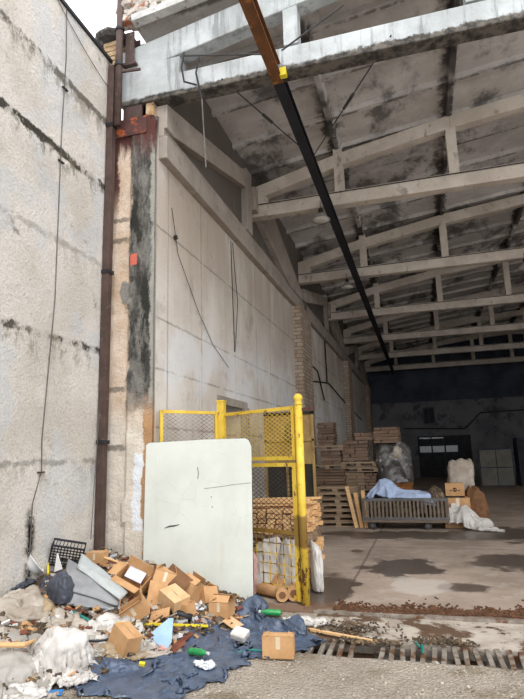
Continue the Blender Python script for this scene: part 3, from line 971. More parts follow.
t = empty('mesh_gate', P1, 'yellow steel mesh gate with ball-topped post', 'gate')
off = -P1
MB().tube([P1, P1 + Vector((0, 0, 2.30))], .048, 16).build('post', 'yellow', t, loc=off, smooth=True)
bl = MB()
bl.lathe([(.01, 2.29), (.05, 2.295), (.056, 2.31), (.04, 2.335), (.052, 2.36), (.058, 2.385), (.048, 2.415), (.022, 2.435), (.005, 2.44)], 16)
bl.build('finial', 'yellow', t, smooth=True)
MB().beam((.03, 0, 2.24), (.17, -.02, 2.25), .03, .03).box((.175, -.02, 2.25), (.04, .05, .05)).build('latch', 'rust_steel', t)
d = (P2 - P1).normalized()
ga = P1 + d * 0.09
gb = P2 - d * 0.05
fr = MB()
for z in (2.27, 1.66, 1.58, 0.78, 0.06):
    fr.beam(ga + Vector((0, 0, z)), gb + Vector((0, 0, z)), .035, .045)
fr.beam(ga + Vector((0, 0, 0.03)), ga + Vector((0, 0, 1.6)), .05, .06, up=d)
fr.beam(ga + Vector((0, 0, 1.64)), ga + Vector((0, 0, 2.29)), .035, .045, up=d)
fr.beam(gb + Vector((0, 0, .03)), gb + Vector((0, 0, 2.29)), .035, .045, up=d)
fr.build('frame', 'yellow', t, loc=off)
o = diamond(MB(), ga, gb, 1.68, 2.25, .085, .0045).build('upper_mesh', 'yellow', t, loc=off)
o = diamond(MB(), ga, gb, 0.80, 1.56, .085, .0045).build('middle_mesh', 'dark_steel', t, loc=off)
gr = MB()
for z in (.16, .28, .40, .52, .64):
    gr.beam(ga + Vector((0, 0, z)), gb + Vector((0, 0, z)), .010, .010)
L = (gb - ga).length
for k in range(1, 11):
    p = ga + d * (k * L / 11)
    gr.beam(p + Vector((0, 0, .06)), p + Vector((0, 0, .78)), .010, .010)
gr.build('lower_grid', 'yellow', t, loc=off)

t = empty('mesh_fence', P2, 'yellow framed mesh panel with square post behind the white sheet', 'fence')
off = -P2
MB().bx(P2 + Vector((-.05, -.05, 0)), P2 + Vector((.05, .05, 2.46))).build('post', 'yellow', t, loc=off)
MB().bx(P2 + Vector((-.06, -.06, 2.455)), P2 + Vector((.06, .06, 2.475))).build('post_cap', 'yellow', t, loc=off)
d2 = (PA - P2).normalized()
fa, fb = P2 + d2 * .09, PA
fr = MB()
for z in (2.30, 1.60, .8, .08):
    fr.beam(fa + Vector((0, 0, z)), fb + Vector((0, 0, z)), .03, .04)
for p in (fa, fb):
    fr.beam(p + Vector((0, 0, .0)), p + Vector((0, 0, 2.32)), .03, .04, up=d2)
fr.build('frame', 'yellow', t, loc=off)
diamond(MB(), fa, fb, 1.62, 2.28, .085, .0045).build('mesh', 'steel_bar', t, loc=off)
diamond(MB(), fa, fb, .1, 1.58, .085, .0045).build('lower_mesh', 'steel_bar', t, loc=off)

# ------------------------------------------------------------------ white sheet
t = empty('white_sheet', (-2.70, 6.32, 0.0), 'big cracked white board leaning on the yellow cage', 'board', rot=(R(-1.5), 0, R(0.5)))
bw_, bh_, bt = 1.40, 1.91, .028
out = [(-bw_ / 2, 0, 0.02), (bw_ / 2, 0, 0.0), (bw_ / 2 + .005, 0, bh_ - .10), (bw_ / 2 - .03, 0, bh_ - .02), (bw_ / 2 - .07, 0, bh_), (0.1, 0, bh_ + .005), (-bw_ / 2 + .04, 0, bh_ - .012), (-bw_ / 2, 0, bh_ - .04)]
MB().prism(out, (0, bt, 0)).build('sheet', 'board', t, bevel=.003)
MB().prism([(x * 1.004, .006, z * 1.002 + .0005) for x, z in ((p[0], p[2]) for p in out)], (0, bt - .012, 0)).build('core_edge', 'board_edge', t)
for pts in ([(-.42, 0, .86), (-.35, 0, .885), (-.29, 0, .89), (-.22, 0, .905)],):
    MB().tube([(x, -.001, z) for x, y, z in pts], [.003, .009, .008, .003], 6).build('gash', 'black_ink', t)
for x, z0, z1 in ((.015, 1.44, 1.58), (.20, 1.10, 1.12), (.19, 1.22, 1.23)):
    MB().tube([(x, -.0005, z0), (x + .008, -.0005, (z0 + z1) / 2), (x - .004, -.0005, z1)], .004, 5).build('scratch', 'black_ink', t)
MB().tube([(.10, -.0005, 1.325), (.3, -.0005, 1.345), (.5, -.0005, 1.37), (.69, -.0005, 1.385)], .0025, 5).build('crack', 'board_edge', t)

# ------------------------------------------------------------------ ochre partition behind the cage
t = empty('wooden_partition', (-2.98, 10.4, 0), 'ochre painted wooden partition behind the yellow mesh', 'partition')
MB().bx((0, 0, 1.52), (.96, .03, 2.46)).build('upper_board', 'ochre', t)
MB().bx((0, .01, 0.0), (.96, .04, 1.52)).build('lower_board', 'dark_board', t)  # blackish panel filling the partition below the ochre board
for x in (.0, .42, .94):
    MB().bx((x, -.03, 0), (x + .05, .0, 2.5)).build('stud', 'ochre', t)
MB().bx((0, -.03, 2.46), (1.0, .04, 2.52)).build('top_rail', 'dark_board', t)
MB().bx((0, -.03, 1.95), (1.0, .0, 1.99)).build('middle_rail', 'ochre', t)

# ------------------------------------------------------------------ firewood stack by the gate
rw = random.Random(5)


def pallet_parts(t, w=1.2, d=.8, h=.14, m='pallet'):
    for i in range(5):
        MB().box((0, (i - 2) * (d - .1) / 4, h - .011), (w, .1, .022)).build('deck_board', m, t)
    for i in range(3):
        for j in range(3):
            MB().box(((i - 1) * (w - .12) / 2, (j - 1) * (d - .1) / 2, .022 + (h - .066) / 2 + .0), (.12, .1, h - .066)).build('block', m, t)
    for j in range(3):
        MB().box((0, (j - 1) * (d - .1) / 2, h - .033), (w, .09, .022)).build('stringer', m, t)
        MB().box((0, (j - 1) * (d - .1) / 2, .011), (w, .09, .022)).build('runner', m, t)


SX, SY = -2.05, 7.78   # centre of the stack
pal = empty('pallet', (SX, SY, 0), 'wooden pallet on the floor under the sawn pine pieces', 'pallet', rot=(0, 0, R(4)))
pallet_parts(pal, 1.06, 1.05)
block = MB().box((0, 0, 0), (.30, .10, .055)).build('sawn_piece', 'pine', bevel=.003)
tag(block, 'short sawn pine piece packed in the lower pallet bundle behind the gate', 'timber', 'sawn pine in the lower bundle')
first = True


def put_piece(p, rz, label=None, group=None, src=None, ry=0):
    global first
    src = src or block
    if first and src is block:
        o = block
        first = False
    else:
        o = src.copy()
        COL.objects.link(o)
    o.location = p
    o.rotation_euler = (rw.uniform(-.04, .04), ry + rw.uniform(-.05, .05), rz + rw.uniform(-.12, .12))
    if label:
        o['label'] = label
    if group:
        o['group'] = group
    return o


# lower bundle: only the pieces on the two visible faces
z = .17
for lay in range(6):
    for k in range(9):           # right face, ends towards the aisle
        put_piece((SX + .38 + rw.uniform(-.03, .03), SY - .46 + k * .115, z + lay * .062), R(4))
    for k in range(7):           # front face, ends towards the yard
        put_piece((SX - .46 + k * .115, SY - .38 + rw.uniform(-.03, .03), z + lay * .062), R(94))
core = MB().bx((-.30, -.25, 0), (.26, .46, .42)).build('bundle_core', 'pine', loc=(SX, SY, .145), rot=(0, 0, R(4)))
tag(core, 'inner pieces of the lower sawn pine bundle behind the gate', 'timber', kind='stuff')
pal2 = copy_tree(pal, (SX, SY, .535), label='upper pallet between the two bundles of sawn pine')
UL = 'short sawn pine piece in the upper bundle behind the yellow gate'
UG = 'sawn pine in the upper bundle'
for lay in range(5):
    for k in range(9):
        put_piece((SX + .36 + rw.uniform(-.05, .05), SY - .46 + k * .115, .71 + lay * .064), R(4), UL, UG)
    for k in range(8):
        put_piece((SX - .46 + k * .118, SY - .40 + rw.uniform(-.04, .04), .71 + lay * .064), R(94), UL, UG)
core = MB().bx((-.30, -.25, 0), (.24, .46, .34)).build('bundle_core', 'pine', loc=(SX, SY, .68), rot=(0, 0, R(4)))
tag(core, 'inner pieces of the upper sawn pine bundle behind the gate', 'timber', kind='stuff')
plank = MB().box((0, 0, 0), (.95, .11, .028)).build('loose_plank', 'pine', bevel=.003)
tag(plank, 'longer loose pine plank lying on top of the upper bundle', 'plank', 'planks on the pine bundle')
for k in range(9):
    o = plank if k == 0 else plank.copy()
    if k:
        COL.objects.link(o)
    o.location = (SX + rw.uniform(-.05, .12), SY - .42 + (k % 5) * .19, 1.045 + (k // 5) * .034)
    o.rotation_euler = (0, rw.uniform(-.03, .03), R(4) + rw.uniform(-.12, .12))

# ------------------------------------------------------------------ crumpled things


def crumple(name, m, p, size, seed, label, cat, rot=0.0, group=None, sub=5, amp=.22, f=1.7, sag=.35, parent=None, tilt=(0, 0), sq=2.0):
    """bag of soft plastic: a rounded body with creases, its bottom sagging flat"""
    if parent is None and p[1] < 6.4 and p[0] - size[0] * .55 < WX:
        p = Vector((WX + size[0] * .55, p[1], p[2]))
    bm = bmesh.new()
    bmesh.ops.create_icosphere(bm, subdivisions=sub, radius=1.0)
    sv = Vector((seed * 3.7, seed * 1.3, seed * 5.1))
    for v in bm.verts:
        n = v.co.normalized()
        r = 1.0 / (abs(n.x) ** sq + abs(n.y) ** sq + abs(n.z) ** sq) ** (1.0 / sq)
        q = n.copy()
        wp = mn.noise_vector(q * 1.1 + sv) * .45
        qq = q + wp
        r *= 1 + .20 * mn.fractal(q * .9 + sv, 1.0, 2.0, 3)
        d = mn.voronoi(qq * f + sv)[0]
        cell = min(1.0, (d[1] - d[0]) * 1.6)
        d2 = mn.voronoi(qq * f * 2.4 + sv * 2)[0]
        cell2 = min(1.0, (d2[1] - d2[0]) * 1.5)
        rd = (1 - min(1, abs(mn.noise(qq * f * .9 + sv * 2)) * 2.2)) ** 2
        rd2 = (1 - min(1, abs(mn.noise(qq * f * 2.6 + sv * 3)) * 2.2)) ** 2
        r += amp * (cell * .55 + cell2 * .28 + rd * .6 + rd2 * .35 - .7)
        q = n * r
        if q.z < -sag:
            q.z = -sag + (q.z + sag) * .18
            q.x *= 1.06
            q.y *= 1.06
        v.co = Vector((q.x * size[0] / 2, q.y * size[1] / 2, (q.z + sag) * size[2] / (1 + sag)))
    me = bpy.data.meshes.new(name)
    bm.to_mesh(me)
    bm.free()
    me.materials.append(M[m])
    for pl in me.polygons:
        pl.use_smooth = True
    o = bpy.data.objects.new(name, me)
    COL.objects.link(o)
    o.location = p
    o.rotation_euler = (tilt[0], tilt[1], rot)
    if parent:
        o.parent = parent
    if label:
        tag(o, label, cat, group)
    return o


def sheet(name, m, corners, label, cat, n=60, amp=.05, f=3.0, seed=1, lift=.015, base=None, rag=.05, thick=.004, hump=None):
    """plastic sheet draped over the heap between four plan corners"""
    base = base or heap
    a, b, c, d_ = [Vector((q[0], q[1], 0)) for q in corners]
    vs = []
    sv = Vector((seed * 2.3, seed * 4.1, seed))
    for j in range(n + 1):
        for i in range(n + 1):
            u, w = i / n, j / n
            e = min(u, 1 - u, w, 1 - w)
            p = a.lerp(b, u).lerp(d_.lerp(c, u), w)
            if e < .2:
                k = (1 - e / .2) * rag
                p.x += k * mn.noise(Vector((u * 7, w * 7, seed))) * 2.0
                p.y += k * mn.noise(Vector((u * 7, w * 7, seed + 9))) * 2.0
            q = Vector((p.x, p.y, 0)) * f + sv
            q = q + mn.noise_vector(q * .5) * .8
            fold = 0.0
            for sc_, am, an in ((.8, .55, .6), (1.7, .40, 2.2), (3.6, .22, 1.1), (7.5, .10, .3)):
                ca, sa = math.cos(an), math.sin(an)
                k = Vector(((q.x * ca + q.y * sa) * sc_, (-q.x * sa + q.y * ca) * sc_ * .45, seed))
                fold += am * (1 - min(1.0, abs(mn.noise(k)) * 2.4)) ** 2.2
            z = max(0.0, base(p.x, p.y)) + lift + amp * fold * min(1.0, .25 + e * 6)
            if hump:
                for hx, hy, hr, hh in hump:
                    r2 = ((p.x - hx) ** 2 + (p.y - hy) ** 2) / (hr * hr)
                    z += hh * math.exp(-r2)
            vs.append((p.x, p.y, z))
    fs = [(j * (n + 1) + i, j * (n + 1) + i + 1, (j + 1) * (n + 1) + i + 1, (j + 1) * (n + 1) + i) for j in range(n) for i in range(n)]
    o = MB().add(vs, fs).build(name, m, smooth=True)
    cx = sum(v[0] for v in vs) / len(vs)
    cy_ = sum(v[1] for v in vs) / len(vs)
    s = o.modifiers.new('thickness', 'SOLIDIFY')
    s.thickness = thick
    s.offset = 1
    return tag(o, label, cat)


def floor0(x, y):
    return 0.0


# soft things fall and settle on the heap with the cloth solver
SOFT = []
LUMPS = []


def lump(p, size, rz=0.0):
    """solid filling under a sheet while it settles"""
    LUMPS.append((Vector(p), size, rz))


def _cloth(o, pressure, shrink, bend=.01, stiff=8, thick=0.0):
    m = o.modifiers.new('cloth', 'CLOTH')
    st = m.settings
    st.quality = 5
    st.mass = .15
    st.tension_stiffness = stiff
    st.compression_stiffness = stiff
    st.shear_stiffness = stiff * .3
    st.bending_stiffness = bend
    st.tension_damping = 10
    st.compression_damping = 10
    st.air_damping = 2
    if pressure is not None:
        st.use_pressure = True
        st.uniform_pressure_force = pressure
    st.shrink_min = shrink
    st.shrink_max = shrink
    m.collision_settings.distance_min = .006
    SOFT.append((o, thick))


def soft_quad(name, m, corners, label, cat, n=50, shrink=-.2, lift=.10, seed=1, rag=.06, base=None, thick=.003, group=None, bend=.01):
    base = base or heap
    a, b, c, d_ = [Vector((q[0], q[1], 0)) for q in corners]
    vs = []
    for j in range(n + 1):
        for i in range(n + 1):
            u, w_ = i / n, j / n
            e = min(u, 1 - u, w_, 1 - w_)
            p = a.lerp(b, u).lerp(d_.lerp(c, u), w_)
            if e < .2:
                k = (1 - e / .2) * rag
                p.x += k * mn.noise(Vector((u * 6, w_ * 6, seed))) * 2
                p.y += k * mn.noise(Vector((u * 6, w_ * 6, seed + 9))) * 2
            p.x = max(p.x, WX + .02)
            p.z = max(0, base(p.x, p.y)) + lift + .05 * mn.noise(Vector((p.x * 6, p.y * 6, seed)))
            vs.append(p.copy())
    fs = [(j * (n + 1) + i, j * (n + 1) + i + 1, (j + 1) * (n + 1) + i + 1, (j + 1) * (n + 1) + i) for j in range(n) for i in range(n)]
    o = MB().add(vs, fs).build(name, m)
    _cloth(o, None, shrink, thick=thick, bend=bend)
    return tag(o, label, cat, group)


def soft_sack(name, m, p, size, rot, pressure, shrink, label, cat, n=34, seed=1, group=None):
    bm = bmesh.new()
    vs = {}
    w_, h_ = size
    for k in (0, 1):
        for j in range(n + 1):
            for i in range(n + 1):
                edge = i in (0, n) or j in (0, n)
                if edge and k:
                    vs[k, i, j] = vs[0, i, j]
                    continue
                u, v = i / n - .5, j / n - .5
                rr = 1 - .35 * max(0, (abs(u) * 2) ** 3 * (abs(v) * 2) ** 3)
                z = 0 if edge else (.012 + .22 * min(w_, h_) * math.cos(u * PI) * math.cos(v * PI)) * (1 if k else -1)
                vs[k, i, j] = bm.verts.new((u * w_ * rr + .03 * mn.noise(Vector((u * 5, v * 5, seed))), v * h_ * rr + .03 * mn.noise(Vector((u * 5, v * 5, seed + 4))), z + .015 * mn.noise(Vector((u * 9, v * 9, k + seed)))))
    for k in (0, 1):
        for j in range(n):
            for i in range(n):
                q = [vs[k, i, j], vs[k, i + 1, j], vs[k, i + 1, j + 1], vs[k, i, j + 1]]
                bm.faces.new(q[::-1] if k == 0 else q)
    me = bpy.data.meshes.new(name)
    bm.to_mesh(me)
    bm.free()
    me.transform(Matrix.Translation(p) @ Euler(rot).to_matrix().to_4x4())
    for v in me.vertices:
        if v.co.y < 6.4:
            v.co.x = max(v.co.x, WX + .02)
    me.materials.append(M[m])
    o = bpy.data.objects.new(name, me)
    COL.objects.link(o)
    _cloth(o, pressure, shrink)
    return tag(o, label, cat, group)


def hash_(t_):
    return sum(ord(ch) * (i + 3) for i, ch in enumerate(t_)) % 97 * .37


def crease(me, amp, f, seed):
    """sharp folds pressed into a settled sheet, along its normals"""
    sv = Vector((seed, seed * 1.7, -seed))
    new_ = []
    for v in me.vertices:
        q = v.co * f + sv
        q = q + mn.noise_vector(q * .45) * .9
        h = 0.0
        for sc_, am, an in ((.8, .62, .6), (1.7, .42, 2.2), (3.4, .24, 1.1), (6.5, .11, .3)):
            ca, sa = math.cos(an), math.sin(an)
            k = Vector(((q.x * ca + q.y * sa) * sc_, (-q.x * sa + q.y * ca) * sc_ * .5, q.z * sc_ * .7))
            h += am * (1 - min(1.0, abs(mn.noise(k)) * 2.2)) ** 2
        new_.append(v.co + v.normal * (h - .25) * amp)
    for v, c in zip(me.vertices, new_):
        v.co = c
        v.co.z = max(v.co.z, .003)


def settle(frames=34):
    """let the soft things come to rest, then keep the shapes as plain meshes"""
    cb = MB()
    n = 90
    vs = []
    for j in range(n + 1):
        for i in range(n + 1):
            x = WX - .02 + (4.5) * i / n
            y = 2.0 + 4.45 * j / n
            vs.append((x, y, max(0.0, heap(x, y) + .03 * fbm(x * 6, y * 6, 4))))
    cb.add(vs, [(j * (n + 1) + i, j * (n + 1) + i + 1, (j + 1) * (n + 1) + i + 1, (j + 1) * (n + 1) + i) for j in range(n) for i in range(n)])
    vs = [(x, y, 0) for y in (6.45, 16) for x in (-5, 5)]
    cb.add(vs, [(0, 1, 3, 2)])
    bm = bmesh.new()
    bmesh.ops.create_icosphere(bm, subdivisions=3, radius=1)
    iv = [v.co.copy() for v in bm.verts]
    fi = [tuple(v.index for v in f.verts) for f in bm.faces]
    bm.free()
    for p, sz, rz in LUMPS:
        mr = Matrix.Rotation(rz, 3, 'Z')
        cb.add([p + mr @ Vector((v.x * sz[0], v.y * sz[1], v.z * sz[2])) * (1 + .45 * mn.noise(v * 1.3 + p * 5) + .15 * mn.noise(v * 3 + p)) for v in iv], fi)
    me = bpy.data.meshes.new('settling_bed')
    me.from_pydata([tuple(v) for v in cb.v], [], cb.f)
    col = bpy.data.objects.new('settling_bed', me)
    COL.objects.link(col)
    col.modifiers.new('collision', 'COLLISION')
    col.collision.thickness_outer = .008
    col.collision.cloth_friction = 25
    for f in range(1, frames + 1):
        SC.frame_set(f)
    dg = bpy.context.evaluated_depsgraph_get()
    new = [bpy.data.meshes.new_from_object(o.evaluated_get(dg)) for o, t in SOFT]
    bpy.data.objects.remove(col)
    for (o, t), me in zip(SOFT, new):
        o.modifiers.clear()
        me.name = o.name
        bb = [v.co for v in me.vertices]
        c = Vector((sum(v.x for v in bb) / len(bb), sum(v.y for v in bb) / len(bb), min(v.z for v in bb)))
        size = max(max(v.x for v in bb) - min(v.x for v in bb), max(v.y for v in bb) - min(v.y for v in bb))
        k = min(1.0, size / .5)
        tp = o.name.startswith('blue_sheet')
        crease(me, (.042 if tp else .026) * k, (7.0 if tp else 4.6) / max(.35, min(1.0, size * 1.3)), hash_(o.name))
        for v in me.vertices:
            v.co -= c
        o.data = me
        o.location = c
        for pl in me.polygons:
            pl.use_smooth = True
        if t:
            md = o.modifiers.new('thickness', 'SOLIDIFY')
            md.thickness = t
            md.offset = 1
    SC.frame_set(1)


# rubbish heap underlay
hm = MB()
nx, ny = 80, 90
vs = []
for j in range(ny + 1):
    for i in range(nx + 1):
        x = WX + .012 + 3.0 * i / nx
        y = 2.2 + (FY - 2.28) * j / ny
        h = heap(x, y)
        h += (.03 * fbm(x * 8, y * 8, 4) + .02 * abs(fbm(x * 20, y * 20, 6))) if h > .01 else -.03
        vs.append((x, y, h - .02))
fs = [(j * (nx + 1) + i, j * (nx + 1) + i + 1, (j + 1) * (nx + 1) + i + 1, (j + 1) * (nx + 1) + i) for j in range(ny) for i in range(nx)]
fs = [f for f in fs if max(vs[i][2] for i in f) > -.035]
o = hm.add(vs, fs).build('rubbish_heap', 'heap')
tag(o, 'brown trodden rubbish heap against the left wall', 'rubbish', kind='stuff')

# litter scraps on the heap
ls = {k: MB() for k in ('white_paper', 'cardboard', 'dirty_plastic', 'heap', 'foam_pale', 'red_card')}
rl = random.Random(21)
keys = ['white_paper'] + ['cardboard'] * 6 + ['dirty_plastic'] * 5 + ['heap'] * 14 + ['foam_pale'] * 2 + ['red_card'] * 4
cnt = 0
while cnt < 2600:
    x, y = rl.uniform(WX + .12, -1.4), rl.uniform(2.6, 6.25)
    h = heap(x, y)
    if h < -.012 or (h < .02 and rl.random() < .85):
        continue
    s = rl.uniform(.015, .07)
    ls[rl.choice(keys)].box((x, y, max(h, 0) + .015), (s * rl.uniform(.6, 2.4), s, s * rl.uniform(.1, .6)), (rl.uniform(-.7, .7), rl.uniform(-.7, .7), rl.uniform(0, 3)))
    cnt += 1
allv = MB()
mids = []
for i, (k, mb) in enumerate(ls.items()):
    allv.add(mb.v, mb.f)
    mids += [i] * len(mb.f)
o = allv.build('litter_scraps', 'white_paper')
for k in list(ls)[1:]:
    o.data.materials.append(M[k])
for pl, i in zip(o.data.polygons, mids):
    pl.material_index = i
tag(o, 'small scraps of paper, card and plastic strewn over the rubbish heap', 'litter', kind='stuff')

# gravel over the yard
gm = MB()
for _ in range(4200):
    x = rl.uniform(-3.2, 2.2)
    y = rl.uniform(2.9, 5.05)
    if heap(x, y) > 0:
        continue
    if rl.random() > .35 + .65 * max(0, min(1, .5 + 1.5 * fbm(x * 1.3, y * 1.3, 8))):
        continue
    s = rl.uniform(.005, .014) * (1 if rl.random() < .95 else 1.8)
    gm.box((x, y, yard_z(x, y) + s * .25), (s, s * rl.uniform(.6, 1.3), s * .7), (rl.uniform(-.6, .6), rl.uniform(-.6, .6), rl.uniform(0, 3)))
tag(gm.build('gravel', 'pebble'), 'loose pale gravel scattered over the yard', 'gravel', kind='stuff')
cm = MB()
for _ in range(2200):
    x = rl.uniform(-1.1, 2.4)
    y = 6.40 + abs(rl.gauss(0, .10 + .16 * max(0, min(1, .5 + fbm(x * 1.2, 3, 3))))) + .06 * math.sin(x * 3)
    cm.box((x, y, .008), (rl.uniform(.01, .06), rl.uniform(.01, .02), .012), (rl.uniform(-.3, .3), rl.uniform(-.3, .3), rl.uniform(0, 3)))
tag(cm.build('wood_chips', 'chips'), 'rust brown chips and bark swept along the threshold', 'wood chips', kind='stuff')
cm = MB()
for x0, y0, n, sp in ((-.72, 5.40, 130, .07), (-.52, 5.42, 90, .06), (.0, 5.52, 160, .10), (-1.0, 5.75, 300, .22)):
    for _ in range(n):
        x, y = rl.gauss(x0, sp * 1.3), rl.gauss(y0, sp * .45)
        cm.box((x, y, .012 + rl.random() * .02), (rl.uniform(.01, .04), rl.uniform(.01, .02), .012), (rl.uniform(-.5, .5), rl.uniform(-.5, .5), rl.uniform(0, 3)))
tag(cm.build('sawdust_dirt', 'heap'), 'brown dirt and chips lying on and beside the drain grate', 'dirt', kind='stuff')

# ------------------------------------------------------------------ cardboard cartons


def carton(p, size, rot, label, flaps=(110, 110, 110, 110), m='cardboard', tape=True, group='cardboard cartons on the heap', name='carton'):
    """open carton: body with walls, four flaps hinged on the rim (0 = shut, 90 = upright, 200 = hanging out)"""
    w, d, h = size
    t = empty(name, p, label, 'carton', group, rot=rot)
    th = .006
    b = MB()
    b.box((0, 0, th / 2), (w, d, th))
    for s in (-1, 1):
        b.box((0, s * (d / 2 - th / 2), h / 2), (w, th, h))
        b.box((s * (w / 2 - th / 2), 0, h / 2), (th, d - 2 * th, h))
    b.build('body', m, t)
    fl = min(w, d) * .48
    hinge = [((0, -d / 2, h), 0, w), ((w / 2, 0, h), 90, d), ((0, d / 2, h), 180, w), ((-w / 2, 0, h), 270, d)]
    for (hp, az, L), a in zip(hinge, flaps):
        if a is None:
            continue
        f = MB().box((0, fl / 2, 0), (L * .97, fl, th * .8))
        o = f.build('flap', m, t, loc=Vector(hp) + Vector((0, 0, .004 if az in (0, 180) else .001)))
        o.rotation_euler = (Matrix.Rotation(R(az), 3, 'Z') @ Matrix.Rotation(R(a), 3, 'X')).to_euler()
    if tape:
        MB().box((0, -d / 2 - .001, h * .72), (w * .14, .002, h * .56)).build('tape', 'tape', t)
    return t


def cart_at(px, py, lift, *a, **k):
    return carton(spot(px, py, lift), *a, **k)


cart_at(130, 590, .05, (.31, .22, .20), (R(26), R(26), R(4)), 'open carton holding a pale lilac sheet, topmost on the heap by the pillar', (165, None, 100, 200))
o = MB().box((0, 0, 0), (.20, .14, .012)).build('lilac_board', 'lilac_paper', loc=spot(136, 574, .24), rot=(R(52), R(22), R(4)))
tag(o, 'pale lilac sheet sticking out of the topmost carton', 'sheet')
o = MB().box((0, 0, 0), (.21, .02, .03)).build('black_binder', 'black_plastic', loc=spot(140, 567, .27), rot=(R(20), R(26), R(4)))
tag(o, 'black edge strip above the lilac sheet in the topmost carton', 'strip')
cart_at(139, 617, .03, (.24, .18, .15), (R(12), R(-30), R(22)), 'opened carton with an L shaped flap above the yellow rod', (150, 110, None, 60))
o = MB().box((0, 0, 0), (.19, .27, .006)).build('cardboard_flap', 'cardboard', loc=spot(157, 595, .10), rot=(R(66), R(10), R(26)))
tag(o, 'upright cardboard panel in the middle of the carton pile', 'cardboard')
cart_at(158, 596, .04, (.24, .20, .24), (R(-14), R(20), R(30)), 'carton leaning on the white board behind the upright panel', (30, 60, 20, 50))
cart_at(173, 608, .02, (.26, .20, .17), (R(10), R(22), R(-24)), 'shut pale carton with shaded front in front of the dark flap', (0, 0, 0, 0), m='cardboard_pale', tape=False)
o = MB().box((0, 0, 0), (.30, .22, .006)).build('cardboard_flap', 'cardboard_dark', loc=spot(176, 580, .24), rot=(R(52), R(32), R(-6)))
tag(o, 'dark brown cardboard flap slanting over the carton pile', 'cardboard')
cart_at(186, 602, .02, (.20, .18, .22), (R(-12), R(20), R(-20)), 'narrow carton against the white board beside the dark flap', (40, None, 60, 0))
cart_at(183, 614, .0, (.22, .16, .10), (R(4), R(-6), R(-10)), 'low carton lying below the dark flap', (10, 10, 10, 10), tape=False)
cart_at(207, 606, .0, (.22, .18, .17), (R(-8), R(-24), R(-30)), 'tilted carton left of the taped one by the white board', (0, 20, 20, 0))
cart_at(222, 617, .0, (.22, .18, .16), (R(0), R(0), R(-4)), 'carton with vertical tape and raised flaps at the foot of the white board', (40, 140, 40, 30))
o = MB().box((0, 0, 0), (.28, .13, .006)).build('cardboard_flap', 'cardboard_pale', loc=spot(230, 621, .03), rot=(R(8), R(14), R(-30)))
tag(o, 'flat cardboard flap lying on the blue sheet below the taped carton', 'cardboard')
o = MB().box((0, 0, 0), (.20, .12, .006)).build('cardboard_flap', 'cardboard', loc=spot(160, 614, .06), rot=(R(30), R(-14), R(10)))
tag(o, 'loose cardboard flap beside the black tube', 'cardboard')
cart_at(121, 652, .0, (.24, .16, .20), (R(-6), R(22), R(-26)), 'carton half wrapped in clear film at the front of the heap', (0, 0, 0, 0), tape=False)
cart_at(97, 564, .0, (.20, .16, .13), (R(0), R(0), R(6)), 'small shut carton at the foot of the downpipe', (0, 0, 0, 0))
carton(on_z(279, 657), (.27, .11, .175), (0, 0, R(8)), 'lone carton with torn top standing on the yard', (6, 12, 8, 16), m='cardboard', group=None)

# ------------------------------------------------------------------ bags and sheets of the heap
def Sp(x, y):
    p = spot(x, y)
    return (p.x, p.y)


def SV(x, y, l=0.0):
    return spot(x, y) + Vector((0, 0, l))


# big white sack: a sheet over a stuffed belly, hem spreading to the right
lump(SV(62, 662, .05), (.235, .17, .20), R(-8))
soft_quad('refuse_sack', 'white_plastic', [Sp(22, 690), Sp(92, 690), Sp(108, 636), Sp(26, 640)], 'bright white stuffed sack at the front of the heap', 'sack', n=60, shrink=-.22, lift=.34, seed=2, rag=.05)
soft_sack('refuse_sack', 'white_plastic', SV(74, 680, .10), (.26, .16), (.3, .5, .8), 3, -.25, 'small knotted white bag below the big white sack', 'sack', n=24, seed=31)
soft_sack('refuse_sack', 'white_plastic', SV(26, 697, .12), (.30, .24), (.2, .1, .3), 7, -.15, 'white bag at the bottom left corner', 'sack', n=26, seed=4)
soft_sack('refuse_sack', 'dirty_plastic', SV(12, 604, .14), (.52, .40), (.5, -.1, -.5), 5, -.25, 'grey white sack at the left edge of the heap', 'sack', seed=5)
soft_sack('refuse_sack', 'beige_bag', SV(30, 606, .14), (.36, .34), (.7, .2, .3), 7, -.15, 'beige sack propped against the grey white one', 'sack', seed=6)
soft_sack('refuse_sack', 'dirty_plastic', SV(55, 622, .12), (.40, .30), (.4, .3, -.4), 3, -.3, 'dirty white bag with brown stains above the big white sack', 'sack', seed=7)
crumple('refuse_sack', 'slate_bag', SV(61, 602, .02), (.32, .24, .28), 8, 'slate grey refuse bag slumped in the middle of the heap', 'sack', R(-35), amp=.12, f=1.3)
soft_sack('refuse_sack', 'slate_bag', SV(42, 580, .16), (.40, .28), (.3, .2, -.3), 4, -.25, 'flat slate grey bag lying beside the white basin', 'sack', n=30, seed=9)
soft_sack('refuse_sack', 'slate_bag', SV(6, 578, .14), (.34, .30), (.6, 0, .3), 5, -.2, 'blue grey bag against the wall at the left edge', 'sack', n=28, seed=10)
soft_sack('refuse_sack', 'white_plastic', SV(110, 626, .12), (.44, .32), (.2, .2, .5), 2.5, -.3, 'flattened white bag left of the yellow rod', 'sack', seed=12)
soft_sack('cloth_bundle', 'dirty_plastic', SV(80, 628, .12), (.56, .16), (.4, .2, -.25), 2, -.3, 'twisted pale cloth above the big white sack', 'cloth', n=32, seed=13)
soft_sack('cloth_bundle', 'beige_bag', SV(112, 654, .12), (.46, .2), (.6, .2, .3), 2, -.35, 'dirty beige cloth right of the big white sack', 'cloth', n=32, seed=14)
soft_sack('cloth_bundle', 'dirty_plastic', SV(140, 655, .12), (.54, .18), (.5, .1, .45), 2, -.35, 'pale rag lying along the front blue sheet', 'cloth', n=32, seed=15)
